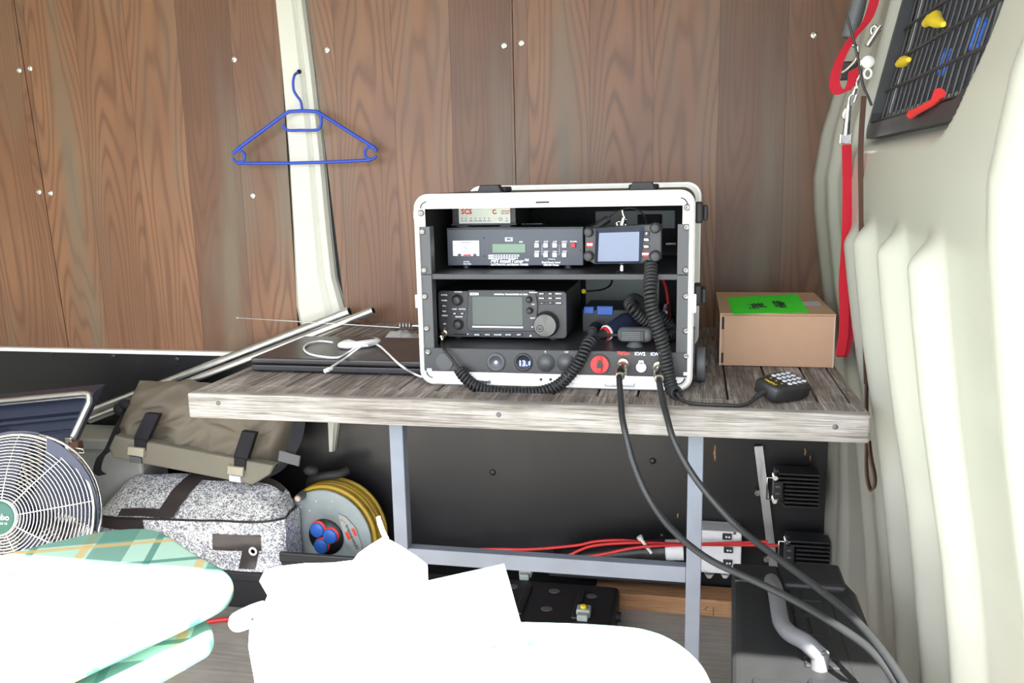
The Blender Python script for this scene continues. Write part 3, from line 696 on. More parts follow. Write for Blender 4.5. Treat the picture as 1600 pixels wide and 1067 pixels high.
# ------------------------------------------------------------------ control head
Yh = 1.515; t = thing('control_head', 'radio control head with blue grey screen and four knobs, standing on the upper shelf', 'radio', (P(972, 425, 1.543).x, 1.545, zs))
b = B(); pl = [P(x, y, Yh) for x, y in ((914, 362), (920, 356.5), (930, 356), (1018, 350), (1029, 349), (1034, 355), (1034, 404), (1028, 408.5), (1008, 409), (1003, 412), (928, 412.5), (921, 408), (914, 403))]
b.prism([(p.x, p.z) for p in pl], -(Yh+.026), -Yh, 0, Matrix.Rotation(PI/2, 4, 'X'), .0025); b.obj('housing', 'satin', t)
q = [P(x, y, Yh-.0005) for x, y in ((936, 364), (999, 362), (998, 408), (934, 408.5))]; q2 = [P(x, y, Yh-.006) for x, y in ((931, 357), (1006, 354), (1001, 411), (929, 411.5))]
b = B(); b.add(q+q2, [(0, 1, 5, 4), (1, 2, 6, 5), (2, 3, 7, 6), (3, 0, 4, 7)]); b.add(q2+[v+Vector((0, .006, 0)) for v in q2], [(0, 1, 5, 4), (1, 2, 6, 5), (2, 3, 7, 6), (3, 0, 4, 7)]); b.obj('bezel', 'navy', t)
b = B(); b.add(q+[v+Vector((0, .003, 0)) for v in q], [(0, 1, 2, 3), (7, 6, 5, 4), (0, 4, 5, 1), (1, 5, 6, 2), (2, 6, 7, 3), (3, 7, 4, 0)]); lab(b.obj('screen', 'bluescreen', t), 'blue grey screen')
for x, y, r in ((920, 362.5, .0075), (920, 400, .0080), (1024, 356, .0080), (1024, 400, .0088)):
    b = B(); T = TF(P(x, y, Yh)); b.lathe([(r*1.18, 0), (r*1.18, .002), (r, .0025), (r*.97, .012), (r*.7, .0135), (0, .0135)], 22, 0, T); b.obj('knob', 'knob', t)
for x, y, mi, s in ((921.5, 382, 'red', 'BND'), (1010, 365, 'black', 'F'), (1010, 374.5, 'black', 'SQL'), (1009.5, 385.5, 'black', 'V/M'), (1008.5, 397, 'red', 'POW')):
    b = B(); p = P(x, y, Yh); b.box((p.x, Yh-.001, p.z), (.0105, .004, .0080), 0, .001); ft(b, s, x, y, .0048, Yh-.0032, 1, bold=.0003); k = b.obj('key', [mi, 'ink'], t)
    if mi == 'red': lab(k, 'red key')
p = Vector((P(972, 425, 1.543).x, 1.543, zs)); b = B(); b.cyl(p, p+Vector((0, 0, .003)), .011, .009, 0, 18); b.cyl(p+Vector((0, 0, .003)), p+Vector((0, 0, .012)), .005, .004, 0, 12); b.cyl(p+Vector((0, 0, .012)), p+Vector((0, .008, .035)), .0035, None, 0, 10); b.obj('mount', 'chrome', t)
b = B(); a, c = P(950, 342, 1.56), P(927, 358, 1.545); b.cyl(a, c, .0072, .0065, 0, 12); pts = [a]+[P(x, y, 1.57) for x, y in ((955, 337), (970, 328), (985, 325), (1000, 330), (1008, 340))]+[P(1010, 354, 1.54)]; b.tube(smooth_path(pts, 6), .0016, 0, 6)
b.obj('lead', 'black', t)
b = B()
for pts in (((966, 356), (964, 348), (972, 346), (978, 352)), ((972, 326), (974, 336), (978, 343))): b.tube(smooth_path([P(x, y, 1.60) for x, y in pts], 5), .0028, 0, 7)
p = P(972, 352, 1.60); b.cyl(p, p+Vector((.003, 0, .014)), .006, .005, 0, 12); b.cyl(Vector((p.x, 1.60, zs)), p, .005, .006, 0, 10)
tag(b.obj('coax_plug', 'nickel', at=(p.x, 1.6, zs)), 'shiny metal plugs sticking up behind the small blue screen', 'plug')

# ------------------------------------------------------------------ transceiver
Yx = 1.588; a, c = P(684, 454.5, Yx), P(886, 531, Yx); x0, x1, z0, z1 = P(685, 490, Yx).x, P(885.5, 490, Yx).x, zl+.006, P(785, 454.5, Yx).z
t = thing('transceiver', 'black transceiver with large grey screen and big round tuning dial', 'radio', ((x0+x1)/2, Yx+.1, zl))
b = B(); b.b2((x0+.002, Yx+.004, z0+.002), (x1-.002, Yx+.22, z1-.002), 0, .002)
for x in (x0+.03, x1-.03): b.cyl((x, Yx+.03, zl), (x, Yx+.03, z0+.003), .009, None, 0, 14)
b.obj('housing', 'satin', t)
b = B(); b.prism(rrect(x0, z0, x1, z1, .008), -(Yx+.006), -Yx, 0, Matrix.Rotation(PI/2, 4, 'X'), .0015)
b.prism([(p.x, p.z) for p in (P(x, y, Yx-.004) for x, y in ((731, 453), (836, 453), (840, 475), (838, 518), (735, 518), (729, 512)))], -Yx, -(Yx-.004), 0, Matrix.Rotation(PI/2, 4, 'X'), .0012)
Yt = Yx-.0003; Yb = Yx-.0043
ft(b, 'ICOM', 741, 459.5, .0065, Yb, 1, bold=.0004); ft(b, 'HF/50MHz TRANSCEIVER IC-7300', 798, 460, .0040, Yb, 1, bold=.0001, sx=1.1)
for x, y, s in ((833, 457, 'TWIN PBT'), (833, 475.5, 'CLR'), (832.5, 497, 'MULTI'), (832.5, 511, 'RIT'), (716, 456, 'AF-RF/SQL'), (717, 495, 'M.SCOPE'), (714, 484, ''), (695, 493, 'SPEECH'), (695, 506, 'MIC')):
    if s: ft(b, s, x, y, .0034, Yt if x < 730 else Yb, 1, bold=.0001)
fbox(b, 709, 521.5, 729, 523.5, Yt-.0003, .0005, 2); fdisc(b, 731, 522, .0012, Yt, .0005, 1, 8); fdisc(b, 829, 524.5, .0028, Yt, .0004, 1, 3)
fdisc(b, 697, 498, .0015, Yt, .0003, 2, 10)
fbox(b, 738, 509.2, 817, 512.6, Yb-.0006, .001, 1)
b.obj('front_panel', ['satin', 'ink', 'hole'], t)
b = B(); fbox(b, 737, 462.5, 817, 509, Yb-.0004, .002, 0, .0008); lab(b.obj('screen', 'screen', t), 'large grey screen')
for x, y, r, h in ((715, 468.5, .0090, .012), (716.5, 506.5, .0085, .012), (827.5, 467.5, .0052, .008), (828.5, 484.5, .0052, .010)):
    b = B(); T = TF(P(x, y, Yx)); o = .004 if x > 800 else 0
    b.lathe([(r*1.2, o), (r*1.2, o+.003), (r*.97, o+.0035), (r*.92, o+h), (r*.75, o+h+.0012), (0, o+h+.0012)], 26, 0, T); b.obj('knob', 'knob', t)
b = B(); T = TF(P(854, 506, Yx)); b.lathe([(.0245, 0), (.0245, .003), (.0225, .004), (.0220, .018), (.0205, .020)], 40, 1, T, True, False); b.lathe([(.0205, .020), (.0195, .0195), (0, .0195)], 40, 0, T)
T2 = Matrix.Translation((-.0095, 0, -.0055)) @ T; b.lathe([(.0066, .0190), (.0066, .0208), (.0056, .0208), (.0052, .0198), (0, .0196)], 20, 1, T2); b.lathe([(.0030, .0197), (.0026, .0204), (0, .0205)], 14, 0, T2)
lab(b.obj('tuning_dial', ['dial', 'knob'], t), 'big turned metal tuning dial')
def kk(x, y, w_, h_, s, Y=Yx):
    b = B(); p = P(x, y, Y); b.box((p.x, Y-.0008, p.z), (w_, .003, h_), 0, .0006)
    if s: ft(b, s, x, y, .0036, Y-.0025, 1, bold=.0001)
    b.obj('key', ['black', 'ink'], t)
for y, s in ((461, 'POWER'), (469.5, 'TUNER'), (478, 'XFC'), (486.5, 'VOX')): kk(694, y, .011, .0050, s)
for x, y, s in ((710, 483, 'P.AMP'), (722, 483, 'NOTCH'), (710, 490, 'NB'), (722, 490, 'NR')): kk(x, y, .0105, .0042, s)
for x, s in ((745, 'MENU'), (761.5, 'FUNC'), (777.5, 'M.SCOPE'), (794, 'QUICK'), (810.5, 'EXIT')): kk(x, 523, .0150, .0058, s)
for yy, row in ((459, ('SPLIT', 'A/B', 'SPEECH')), (466, ('MPAD', 'V/M', 'AUTO')), (473.5, ('v', '^', 'CLEAR'))):
    for x, s in zip((846, 859.5, 872.5), row): kk(x, yy, .0130, .0052, s)

# ------------------------------------------------------------------ microphones and cords
t = thing('hand_microphone', 'dark hand microphone on the lower shelf, its coiled cord sagging over the white rim', 'microphone', (P(985, 545, 1.55).x, 1.56, zl))
b = B(); a = P(992, 523, 1.55); b.box((a.x, 1.555, a.z), (.062, .030, .026), 0, .010, None, 4, True); b.box((a.x-.004, 1.538, a.z), (.042, .004, .018), 1, .001)
for i in range(5): b.b2((a.x-.022, 1.535, a.z-.008+i*.0036), (a.x+.010, 1.537, a.z-.0066+i*.0036), 0)
b.cyl((a.x, 1.56, zl), (a.x, 1.56, a.z-.012), .016, .008, 0, 16); b.obj('body', ['gray', 'black'], t)
b = B(); Yc = 1.487
pts = [(718, 577, 1.492), (727, 590, 1.484), (745, 604, 1.480), (775, 612.5, 1.480), (810, 614.5, 1.480), (845, 612, 1.480), (872, 602, 1.482), (893, 582, 1.485), (908, 560, 1.487), (917, 540, 1.497), (925, 530, 1.512)]
coil(b, [P(*p) for p in pts], .0088, .0029, .0064)
b.tube(smooth_path([P(*p) for p in ((690, 533, 1.552), (691, 540, 1.515), (696, 549, 1.494), (707, 563, 1.489), (718, 577, 1.490))], 6), .0028, 0, 8)
b.tube(smooth_path([P(925, 530, 1.512), P(934, 527, 1.53), P(950, 524, 1.55), P(972, 523, 1.555)], 6), .0028, 0, 8)
b.obj('coiled_cord', 'rubberblack', t)
b = B(); c0 = P(696, 518, 1.588); d = (P(692, 527, 1.568)-c0)
d = Vector((-.003, -.026, -.006)); b.cyl(c0, c0+d*.45, .0095, None, 0, 20); b.cyl(c0+d*.4, c0+d*.95, .0078, .007, 0, 20); b.cyl(c0+d*.9, P(691, 532, 1.562), .0058, .004, 0, 14)
lab(b.obj('plug', 'nickel', t), 'bright metal microphone plug')

t = thing('keypad_microphone', 'black keypad microphone lying on the bench front, its coiled cord rising to the small screen', 'microphone', Pz(1222, 622, TZ))
ax = (Pz(1258, 606, .76)-Pz(1182, 624, .76)); ang = math.atan2(ax.y, ax.x); c0 = Pz(1221, 626, TZ)
T = Matrix.Translation((c0.x, c0.y+.012, TZ+.0075)) @ Matrix.Rotation(ang-.05, 4, 'Z') @ Matrix.Rotation(.22, 4, 'X')
b = B(); body = [(-.043, -.020), (-.040, -.024), (-.020, -.029), (.015, -.033), (.032, -.030), (.042, -.018), (.043, 0), (.042, .018), (.032, .030), (.015, .033), (-.020, .029), (-.040, .024), (-.043, .020)]
b.prism(body, .001, .028, 0, T, .007, 4, True)
for i in range(4):
    for j in range(4):
        q = T @ Vector((-.006+i*.0115, -.0175+j*.0117, .028)); b.lathe([(.0040, 0), (.0040, .0010), (.003, .0016), (0, .0016)], 12, 1, Matrix.Translation(q) @ Matrix.Rotation(ang, 4, 'Z') @ Matrix.Rotation(.22, 4, 'X') @ Matrix.Scale(1.15, 4, (1, 0, 0)))
T2 = T @ Matrix.Translation((-.034, 0, .0284)) @ Matrix.Rotation(-PI/2, 4, 'Z'); b.text('YAESU', .0085, T2, 2)
for yy in (-.012, 0, .012): b.text('P', .005, T @ Matrix.Translation((-.020, yy, .0284)) @ Matrix.Rotation(-PI/2, 4, 'Z'), 2)
for xx in (.004, .016, .030): b.text('-', .008, T @ Matrix.Translation((xx, -.0245, .0284)), 2)
b.obj('body', ['black', 'key_grey', 'yellow'], t)
b = B(); pts = [(1017, 412, 1.517), (1017, 430, 1.50), (1016, 455, 1.482), (1018, 480, 1.476), (1025, 505, 1.475), (1033, 530, 1.474), (1040, 560, 1.473), (1045, 590, 1.468), (1051, 615, 1.455), (1058, 632, 1.440)]
q = [P(*p) for p in pts]; q[-1].z = TZ+.014; q[-2].z = max(q[-2].z, TZ+.016); coil(b, q, .0092, .0031, .0066)
e = T @ Vector((-.043, 0, .013)); mid = [P(1068, 636, 1.428), P(1090, 643, 1.412), P(1130, 641, 1.410), P(1165, 633, 1.418)]
for m_ in mid: m_.z = TZ+.0045
b.tube(smooth_path([q[-1]]+mid+[e], 8), .0030, 0, 8); b.cyl(e, e+(mid[-1]-e)*.55, .006, .004, 0, 10); b.obj('coiled_cord', 'rubberblack', t)

b = B(); pts = [(1040, 528, 1.60), (1022, 512, 1.585), (1003, 497, 1.575), (990, 484, 1.57), (984, 474, 1.585), (992, 468, 1.61), (1012, 480, 1.64), (1036, 497, 1.65), (1052, 513, 1.645), (1052, 526, 1.62), (1040, 530, 1.60)]
q = [P(*p) for p in pts]
for v in q: v.z = max(v.z, zl+.0125)
coil(b, q, .0088, .0029, .0064); tag(b.obj('coiled_cord', 'rubberblack', at=q[0]), 'loop of coiled black cord lying inside the case above the lower shelf', 'cord')
t = thing('power_plug', 'navy and black plug with red and white rings, behind the shelf microphone', 'plug', (P(970, 530, 1.62).x, 1.63, zl))
a, c = P(940, 525, 1.60), P(1000, 497, 1.68); u = (c-a).normalized(); a.z = max(a.z, zl+.012)
b = B(); b.cyl(a+u*.016, a+u*.065, .015, .021, 0, 20); b.cyl(a+u*.065, a+u*.10, .021, .014, 0, 20); b.obj('body', 'navy', t)
b = B(); b.cyl(a+u*.006, a+u*.012, .012, .013, 0, 18); b.cyl(a+u*.0125, a+u*.0165, .0145, .0145, 1, 18); b.cyl(a-u*.01, a+u*.006, .006, .011, 2, 14); lab(b.obj('collar', ['red', 'white', 'black'], t), 'red and white collar')
b = B(); p = P(925, 522, 1.64); p.z = zl+.012; b.cyl(p, p+Vector((.004, .03, .002)), .010, .012, 0, 14); b.cyl(p+Vector((0, -.006, 0)), p, .006, .006, 0, 12); tag(b.obj('rubber_plug', 'rubberblack', at=(p.x, p.y, zl)), 'small black rubber plug on the lower shelf beside the transceiver', 'plug')
t = thing('power_supply', 'black and blue power unit at the back of the lower shelf, under the yellow tie', 'power unit', (-.17, 1.74, zl))
b = B(); b.b2((-.215, 1.70, zl), (-.10, 1.84, zl+.045), 0, .002); b.obj('housing', 'black', t)
b = B(); fbox(b, 912, 479, 928, 491, 1.695, .01, 0, .002); fbox(b, 932, 478, 958, 493, 1.695, .01, 0, .002); lab(b.obj('terminal_block', 'blue2', t), 'blue terminal blocks')
b = B(); p = P(912, 455, 1.72); b.tube(smooth_path([p, P(930, 454, 1.74), P(945, 451, 1.76), P(955, 443, 1.78), P(958, 425, 1.80)], 6), .002, 0, 6); b.ball(p, (.005, .004, .005), 1); b.tube([P(958, 425, 1.80), Vector((P(958, 425, 1.80).x, 1.80, zs-.003))], .002, 0, 6)
tag(b.obj('tied_lead', ['nickel', 'yellow'], at=p), 'braided lead with yellow end hanging inside the case above the power unit', 'lead')
for dx, lb in ((0, 'left of two red leads at the back of the case, behind the coiled cord'), (.03, 'right of two red leads at the back of the case, behind the coiled cord')):
    b = B(); p = P(1004, 430, 1.86)+Vector((dx, 0, 0)); p.z = zs-.004; b.tube(smooth_path([p, p+Vector((.004, 0, -.03)), p+Vector((.02, -.02, -.06)), Vector((p.x+.03, 1.82, zl+.004))], 6), .0035, 0, 6); tag(b.obj('red_lead', 'red', at=p), lb, 'lead')
b = B(); p = P(1040, 505, 1.70); p.z = zl; b.box((p.x, 1.71, zl+.025), (.012, .10, .05), 0, .004, None); tag(b.obj('speaker_microphone', 'bag', at=(p.x, 1.71, zl)), 'grey speaker microphone lying at the back right of the lower shelf', 'microphone')

# coax cables with plugs
for (cx, cy), pts, lb in (((974, 567), [(968, 592, 1.440), (970, 622, 1.405), (972, 650, 1.372), (978, 680, 1.352), (990, 725, 1.340), (1012, 775, 1.325), (1048, 825, 1.29), (1105, 872, 1.24), (1180, 908, 1.19), (1250, 943, 1.14), (1320, 985, 1.08), (1365, 1020, 1.04), (1400, 1067, 1.0), (1430, 1130, .95)], 'black coax cable from the left metal connector, lower of two drooping off the bench'),
                          ((1029, 572), [(1030, 596, 1.440), (1036, 628, 1.405), (1043, 655, 1.372), (1052, 685, 1.352), (1075, 730, 1.335), (1108, 775, 1.315), (1155, 825, 1.28), (1215, 872, 1.22), (1275, 917, 1.16), (1330, 962, 1.10), (1375, 1012, 1.04), (1412, 1067, .99), (1440, 1130, .94)], 'black coax cable from the right metal connector, upper of two drooping off the bench')):
    c0 = P(cx, cy, Yp); t = thing('coax_cable', lb, 'cable', c0)
    e = P(*pts[0]); d = (e-c0)
    b = B(); dn = d.normalized(); b.cyl(c0, c0+dn*.006, .0105, .0105, 0, 20); b.cyl(c0+dn*.006, c0+dn*.022, .0085, .0085, 0, 20); b.cyl(c0+dn*.020, c0+dn*.027, .0098, .0098, 0, 6); b.cyl(c0+dn*.027, c0+dn*.045, .0092, .0088, 0, 20); b.cyl(c0+dn*.044, c0+dn*.056, .0100, .0080, 0, 20); lab(b.obj('connector', 'nickel', t), 'shiny silver screw connector')
    b = B(); q = [P(*p) for p in pts]; b.tube(smooth_path([c0+dn*.05, c0+dn*.07]+q[1:], 10), .0052, 0, 10); b.obj('jacket', 'cable', t)

# ================================================================== things on the bench
# cardboard box
bx0, bx1, by0, by1, bz1 = .0525, .2675, 1.735, 2.06, TZ+.1055
t = thing('cardboard_box', 'brown cardboard box with green label, on the right of the bench', 'box', ((bx0+bx1)/2, 1.9, TZ))
b = B(); b.b2((bx0, by0+.003, TZ+.001), (bx1, by1, bz1-.003), 0, .001); b.b2((bx0+.008, by0, TZ+.001), (bx1-.001, by0+.003, bz1-.004), 0, .0008)
b.b2((bx0+.004, by0+.0005, bz1-.032), (bx0+.010, by0+.003, bz1-.008), 1); b.b2((bx0+.004, by0+.0005, TZ+.006), (bx0+.010, by0+.003, TZ+.026), 1)
b.b2((bx0, by0-.001, TZ+.001), (bx0+.003, by0+.003, bz1-.002), 2); b.b2((bx1-.0025, by0-.001, TZ+.001), (bx1, by0+.003, bz1-.002), 2); b.obj('carton', ['card', 'dark', 'card_edge'], t)
b = B(); b.add([(bx0-.001, by0-.001, bz1-.003), (bx1+.001, by0-.001, bz1-.003), (bx1+.001, by1, bz1-.003), (bx0-.001, by1, bz1-.003)]+[(bx0-.001, by0-.001, bz1), (bx1+.001, by0-.001, bz1), (bx1+.001, by1, bz1), (bx0-.001, by1, bz1)], [(3, 2, 1, 0), (4, 5, 6, 7), (0, 1, 5, 4), (1, 2, 6, 5), (2, 3, 7, 6), (3, 0, 4, 7)]); b.obj('lid', 'card', t)
lz = bz1+.0008; qs = [Pz(x, y, lz) for x, y in ((1145, 490.5), (1264.5, 487.5), (1245, 459.5), (1136, 464.5))]
b = B(); v = qs+[p-Vector((0, 0, .0007)) for p in qs]; b.add(v, [(0, 1, 2, 3), (0, 4, 5, 1), (1, 5, 6, 2), (2, 6, 7, 3), (3, 7, 4, 0)])
for (x, y), s, sz in (((1178, 478), 'Funk-', .028), ((1188, 477), 'gerät', .022), ((1216, 475), 'OLKER', .024), ((1222, 476), 'DC4RD', .020)):
    p = Pz(x, y, lz); b.text(s, sz, Matrix.Translation(p) @ Matrix.Rotation(-PI/2, 4, 'Z') @ Matrix.Rotation(PI, 4, 'Z') @ Matrix.Translation((0, 0, .0002)), 1, bold=.0006, sx=1.25)
lab(b.obj('paper_label', ['neon', 'blackink'], t), 'neon green paper label with dark writing')
qs = [Pz(x, y, bz1+.0004) for x, y in ((1258, 477), (1284, 476.5), (1279, 470.5), (1252, 471.5))]; b = B(); v = qs+[p-Vector((0, 0, .0004)) for p in qs]; b.add(v, [(0, 1, 2, 3), (0, 4, 5, 1), (1, 5, 6, 2), (2, 6, 7, 3), (3, 7, 4, 0)]); lab(b.obj('tape', 'tape', t), 'pale tape')

# laptop
t = thing('laptop', 'closed black laptop lying flat on the bench, left of the radio case', 'laptop', (-.69, 1.7, TZ))
b = B(); b.b2((-.868, 1.572, TZ+.003), (-.503, 1.822, TZ+.016), 0, .003); b.b2((-.80, 1.58, TZ), (-.78, 1.60, TZ+.004)); b.b2((-.6, 1.58, TZ), (-.58, 1.60, TZ+.004)); b.obj('base', 'black', t)
b = B(); b.b2((-.869, 1.571, TZ+.0175), (-.502, 1.823, TZ+.030), 0, .004); b.obj('lid', 'laptop', t)
# white hotspot and its leads
ltop = TZ+.0302; t = thing('mobile_router', 'white oval mobile router with dark window on the closed laptop', 'router', Pz(562, 540, ltop))
c0 = Pz(562, 541, ltop); dv = (Pz(600, 534, ltop)-Pz(522, 545, ltop)); an = math.atan2(dv.y, dv.x); T = Matrix.Translation(c0) @ Matrix.Rotation(an, 4, 'Z')
b = B(); b.lathe([(0, 0), (.80, 0), (.97, .25), (1, .5), (.97, .75), (.8, 1), (0, 1.02)], 32, 0, T @ Matrix.Diagonal((.049, .030, .014, 1))); b.obj('shell', 'white', t)
b = B(); b.box((.008, .004, .0150), (.044, .032, .0014), 0, .0004, T); lab(b.obj('display', 'laptop', t), 'dark display window')
for pts, r, lb in (([(520, 535), (500, 533), (481, 537), (475, 545), (484, 553), (510, 558), (530, 558), (545, 550), (560, 541), (575, 540)], .0022, 'white lead looping left around the white router'), ([(508, 581), (520, 572), (540, 559), (562, 543), (580, 537), (592, 540), (605, 551), (625, 570), (645, 583), (660, 589)], .0022, 'white lead running from the laptop edge over the router to the radio case')):
    b = B(); q = []
    for i, (x, y) in enumerate(pts):
        z = ltop+.003
        if lb.startswith('white lead running'):
            z = [TZ+.032, ltop+.004, ltop+.004, ltop+.0175, ltop+.0175, ltop+.010, ltop+.004, ltop+.004, TZ+.010, TZ+.003][i]
        else: z = ltop+(.003 if i < 7 else (.004, .018, .019)[i-7])
        q.append(Pz(x, y, z))
    b.tube(smooth_path(q, 8), r, 0, 7)
    if lb.startswith('white lead running'): b.box(q[0]*.6+q[1]*.4, (.010, .022, .005), 0, .001)
    tag(b.obj('white_lead', 'white', at=q[0]), lb, 'lead')
# poles
for (a, c, r, lb, cap) in (((545, 487), (132, 647), .0125, 'thicker aluminium pole, left of two slanting from the bench corner', 1), ((582, 486), (140, 656), .0105, 'thinner aluminium pole, right of two slanting from the bench corner', 0)):
    y_ = 2.175 if cap else 2.145; A_, C_ = P(*a, y_), P(*c, y_); A_.z += 0; t = thing('aluminium_pole', lb, 'pole', A_)
    b = B(); b.cyl(A_, C_, r, None, 0, 20, None, True); b.obj('tube', 'alu', t)
    u = (C_-A_).normalized(); b = B(); b.cyl(A_-u*.003, A_+u*.03, r*1.12, None, 0, 20); b.cyl(A_-u*.0035, A_-u*.0030, r*.8, None, 1, 16); b.obj('collar', ['alu' if cap else 'alu', 'hole'], t)
# whip antenna
t = thing('whip_antenna', 'thin metal whip antenna with a coiled spring, along the back of the bench', 'antenna', P(640, 511, 2.09))
b = B(); A_, C_ = P(372, 514, 2.125), P(625, 512, 2.08); A_.z = max(A_.z, TZ+.02); b.cyl(A_, C_, .0012, .0018, 0, 6); b.ball(A_, .003); b.obj('rod', 'alu', t)
b = B(); E_ = P(645, 511, 2.08); C_.z = TZ+.012; E_.z = TZ+.012; coil(b, [C_, C_.lerp(E_, .5), E_], .009, .002, .0085); b.cyl(E_, E_+Vector((.05, 0, 0)), .004, None, 0, 8); lab(b.obj('spring', 'alu', t), 'bright coiled spring')
# plastic bag
b = B(); p = Pz(640, 525, TZ); b.grid(lambda u, v: (p.x-.045+.10*u, 1.86+.13*v, TZ+.003+.028*math.sin(PI*u)*math.sin(PI*v)*(.6+.8*abs(noise.noise((u*6, v*6, 1))))), 16, 14); b.grid(lambda u, v: (p.x-.045+.10*u, 1.86+.13*v, TZ+.002), 1, 1)
tag(b.obj('plastic_bag', 'bag', at=p), 'crumpled clear plastic bag on the bench behind the laptop', 'bag')

# ================================================================== hanger
Yg = WY-.045; t = thing('coat_hanger', 'blue plastic coat hanger hooked into the cream pillar', 'hanger', P(467, 112, Yg))
def hp(l, k=6): return smooth_path([P(x, y, Yg) for x, y in l], k)
hk = [P(468, 114, WY-.012), P(464, 114, WY-.03), P(460, 118, Yg)]+[P(x, y, Yg) for x, y in ((458, 128), (459, 141), (464, 150), (470, 159), (472, 174))]
b = B(); b.tube(smooth_path(hk, 6), .0034, 0, 10); b.obj('hook', 'blue', t)
b = B(); fl = [(449, 176), (441, 183), (371, 233)]; b.tube([P(x, y, Yg) for x, y in ((452, 174.5), (447, 177), (371, 233))], .0047, 0, 10); b.tube([P(x, y, Yg) for x, y in ((494, 174), (500, 177), (584, 230), (589, 236))], .0047, 0, 10)
b.tube([P(x, y, Yg) for x, y in ((450, 174.5), (472, 173), (494, 174))], .0047, 0, 10)
b.tube([P(x, y, Yg) for x, y in ((372, 255), (450, 255), (520, 253), (580, 250))], .0042, 0, 10)
b.tube(hp([(494, 174), (501, 182), (501, 196), (494, 203), (470, 203.5), (450, 203.5), (444, 198), (442, 193)]), .0038, 0, 10)
def arc(cx, cy, r, a0, a1): return [P(cx+r*math.cos(math.radians(a0+(a1-a0)*i/16)), cy+r*math.sin(math.radians(a0+(a1-a0)*i/16)), Yg) for i in range(17)]
b.tube(arc(373, 244.5, 9.5, -160, 165), .0038, 0, 10); b.tube(arc(579, 239.5, 9.5, 20, 340), .0038, 0, 10); b.tube([P(x, y, Yg) for x, y in ((371, 233), (365, 238))], .0036, 0, 8)
b.obj('frame', 'blue', t)

# ================================================================== leash, strap, keys at the bulkhead
YL = 1.685
t = thing('red_leash', 'red webbing dog leash with chrome snap hooks hanging beside the bulkhead window', 'leash', P(1322, 225, YL))
b = B(); b.ribbon(smooth_path([P(x, y, YL-.02+d) for x, y, d in ((1372, -20, .0), (1356, 30, 0), (1330, 62, 0), (1312, 95, 0), (1304, 125, 0), (1308, 142, 0), (1322, 143, .005), (1331, 128, .01), (1334, 108, .012))], 6), .020, [Vector((.8, .25, .35))]*49, .002)
b.obj('upper_strap', 'webbing', t)
pts = [P(x, y, YL) for x, y in ((1323, 226), (1324, 300), (1322, 380), (1318, 440), (1319, 480), (1318, 520), (1313, 555))]
b = B(); b.ribbon(smooth_path(pts, 6), .018, Vector((1, .35, 0)), .002); q = [p+Vector((.006, .006, 0)) for p in pts[4:]]
b.ribbon(smooth_path([pts[3]+Vector((.004, .004, 0)), pts[4]+Vector((.012, .012, 0)), pts[5]+Vector((.012, .014, 0)), pts[6]+Vector((.008, .010, 0)), pts[6]], 6), .018, Vector((1, .35, 0)), .002)
b.obj('lower_strap', 'webbing', t)
b = B(); p = P(1321, 222, YL); b.box((p.x, p.y, p.z+.006), (.022, .008, .018), 0, .002); p2 = P(1326, 165, YL); b.cyl(p+Vector((0, 0, .012)), p2, .0060, .0055, 0, 12); b.tube(smooth_path([p2, P(1320, 172, YL), P(1317, 182, YL), P(1321, 185, YL)], 5), .0022, 0, 7); b.tube(smooth_path([p2, P(1328, 150, YL), P(1338, 148, YL), P(1334, 160, YL)], 5), .0028, 0, 7); lab(b.obj('snap_hook', 'chrome', t), 'chrome lower snap hook')
b = B(); a, c = P(1333, 148, YL), P(1347, 95, YL); b.cyl(a, c, .0050, .0055, 0, 12); b.tube(smooth_path([c, P(1343, 118, YL-.006), P(1338, 128, YL-.006), P(1340, 138, YL-.006)], 5), .0026, 0, 7); lab(b.obj('snap_hook', 'chrome', t), 'chrome middle snap hook')
b = B(); a, c = P(1355, 72, YL), P(1372, 45, YL); b.cyl(a, c, .0055, .0060, 0, 12); b.tube(smooth_path([c, P(1366, 40, YL), P(1361, 46, YL), P(1363, 56, YL)], 5), .0028, 0, 7); b.tube([c, P(1376, 40, YL)], .003, 0, 7); lab(b.obj('snap_hook', 'chrome', t), 'chrome upper snap hook')
t = thing('brown_strap', 'dark brown leather strap hanging past the bench corner with a loop at its end', 'strap', P(1346, 230, 1.575))
b = B(); X = [P(x, y, 1.575) for x, y in ((1350, 150), (1345, 230), (1346, 330), (1347, 430), (1352, 540), (1354, 600))]; b.ribbon(smooth_path(X, 6), .0085, Vector((1, .3, 0)), .003)
b.ribbon(smooth_path([X[-1], P(1354, 690, 1.575), P(1354, 735, 1.575), P(1359, 763, 1.575), P(1366, 762, 1.565), P(1367, 745, 1.56), P(1361, 715, 1.56), P(1358, 690, 1.565)], 6), .013, Vector((.5, 1, 0)), .003); b.obj('band', 'leather', t)
b = B(); b.tube(smooth_path([P(x, y, 1.60) for x, y in ((1322, 20), (1336, 70), (1344, 110), (1349, 135), (1356, 150), (1362, 165))], 6), .0022, 0, 6); tag(b.obj('lanyard', 'black', at=P(1340, 80, 1.6)), 'thin black cord hanging over the left side of the window guard', 'cord')
b = B(); b.tube(smooth_path([P(x, y, 1.74) for x, y in ((1345, -20), (1340, 10), (1330, 45), (1325, 60))], 5), [.014]*15+[.010], 0, 8); tag(b.obj('steel_hook', 'gray', at=P(1340, 10, 1.74)), 'grey steel hook at the top behind the red leash', 'hook')
t = thing('brass_padlock', 'black and brass padlock hanging behind the red leash loop', 'padlock', P(1322, 118, 1.73))
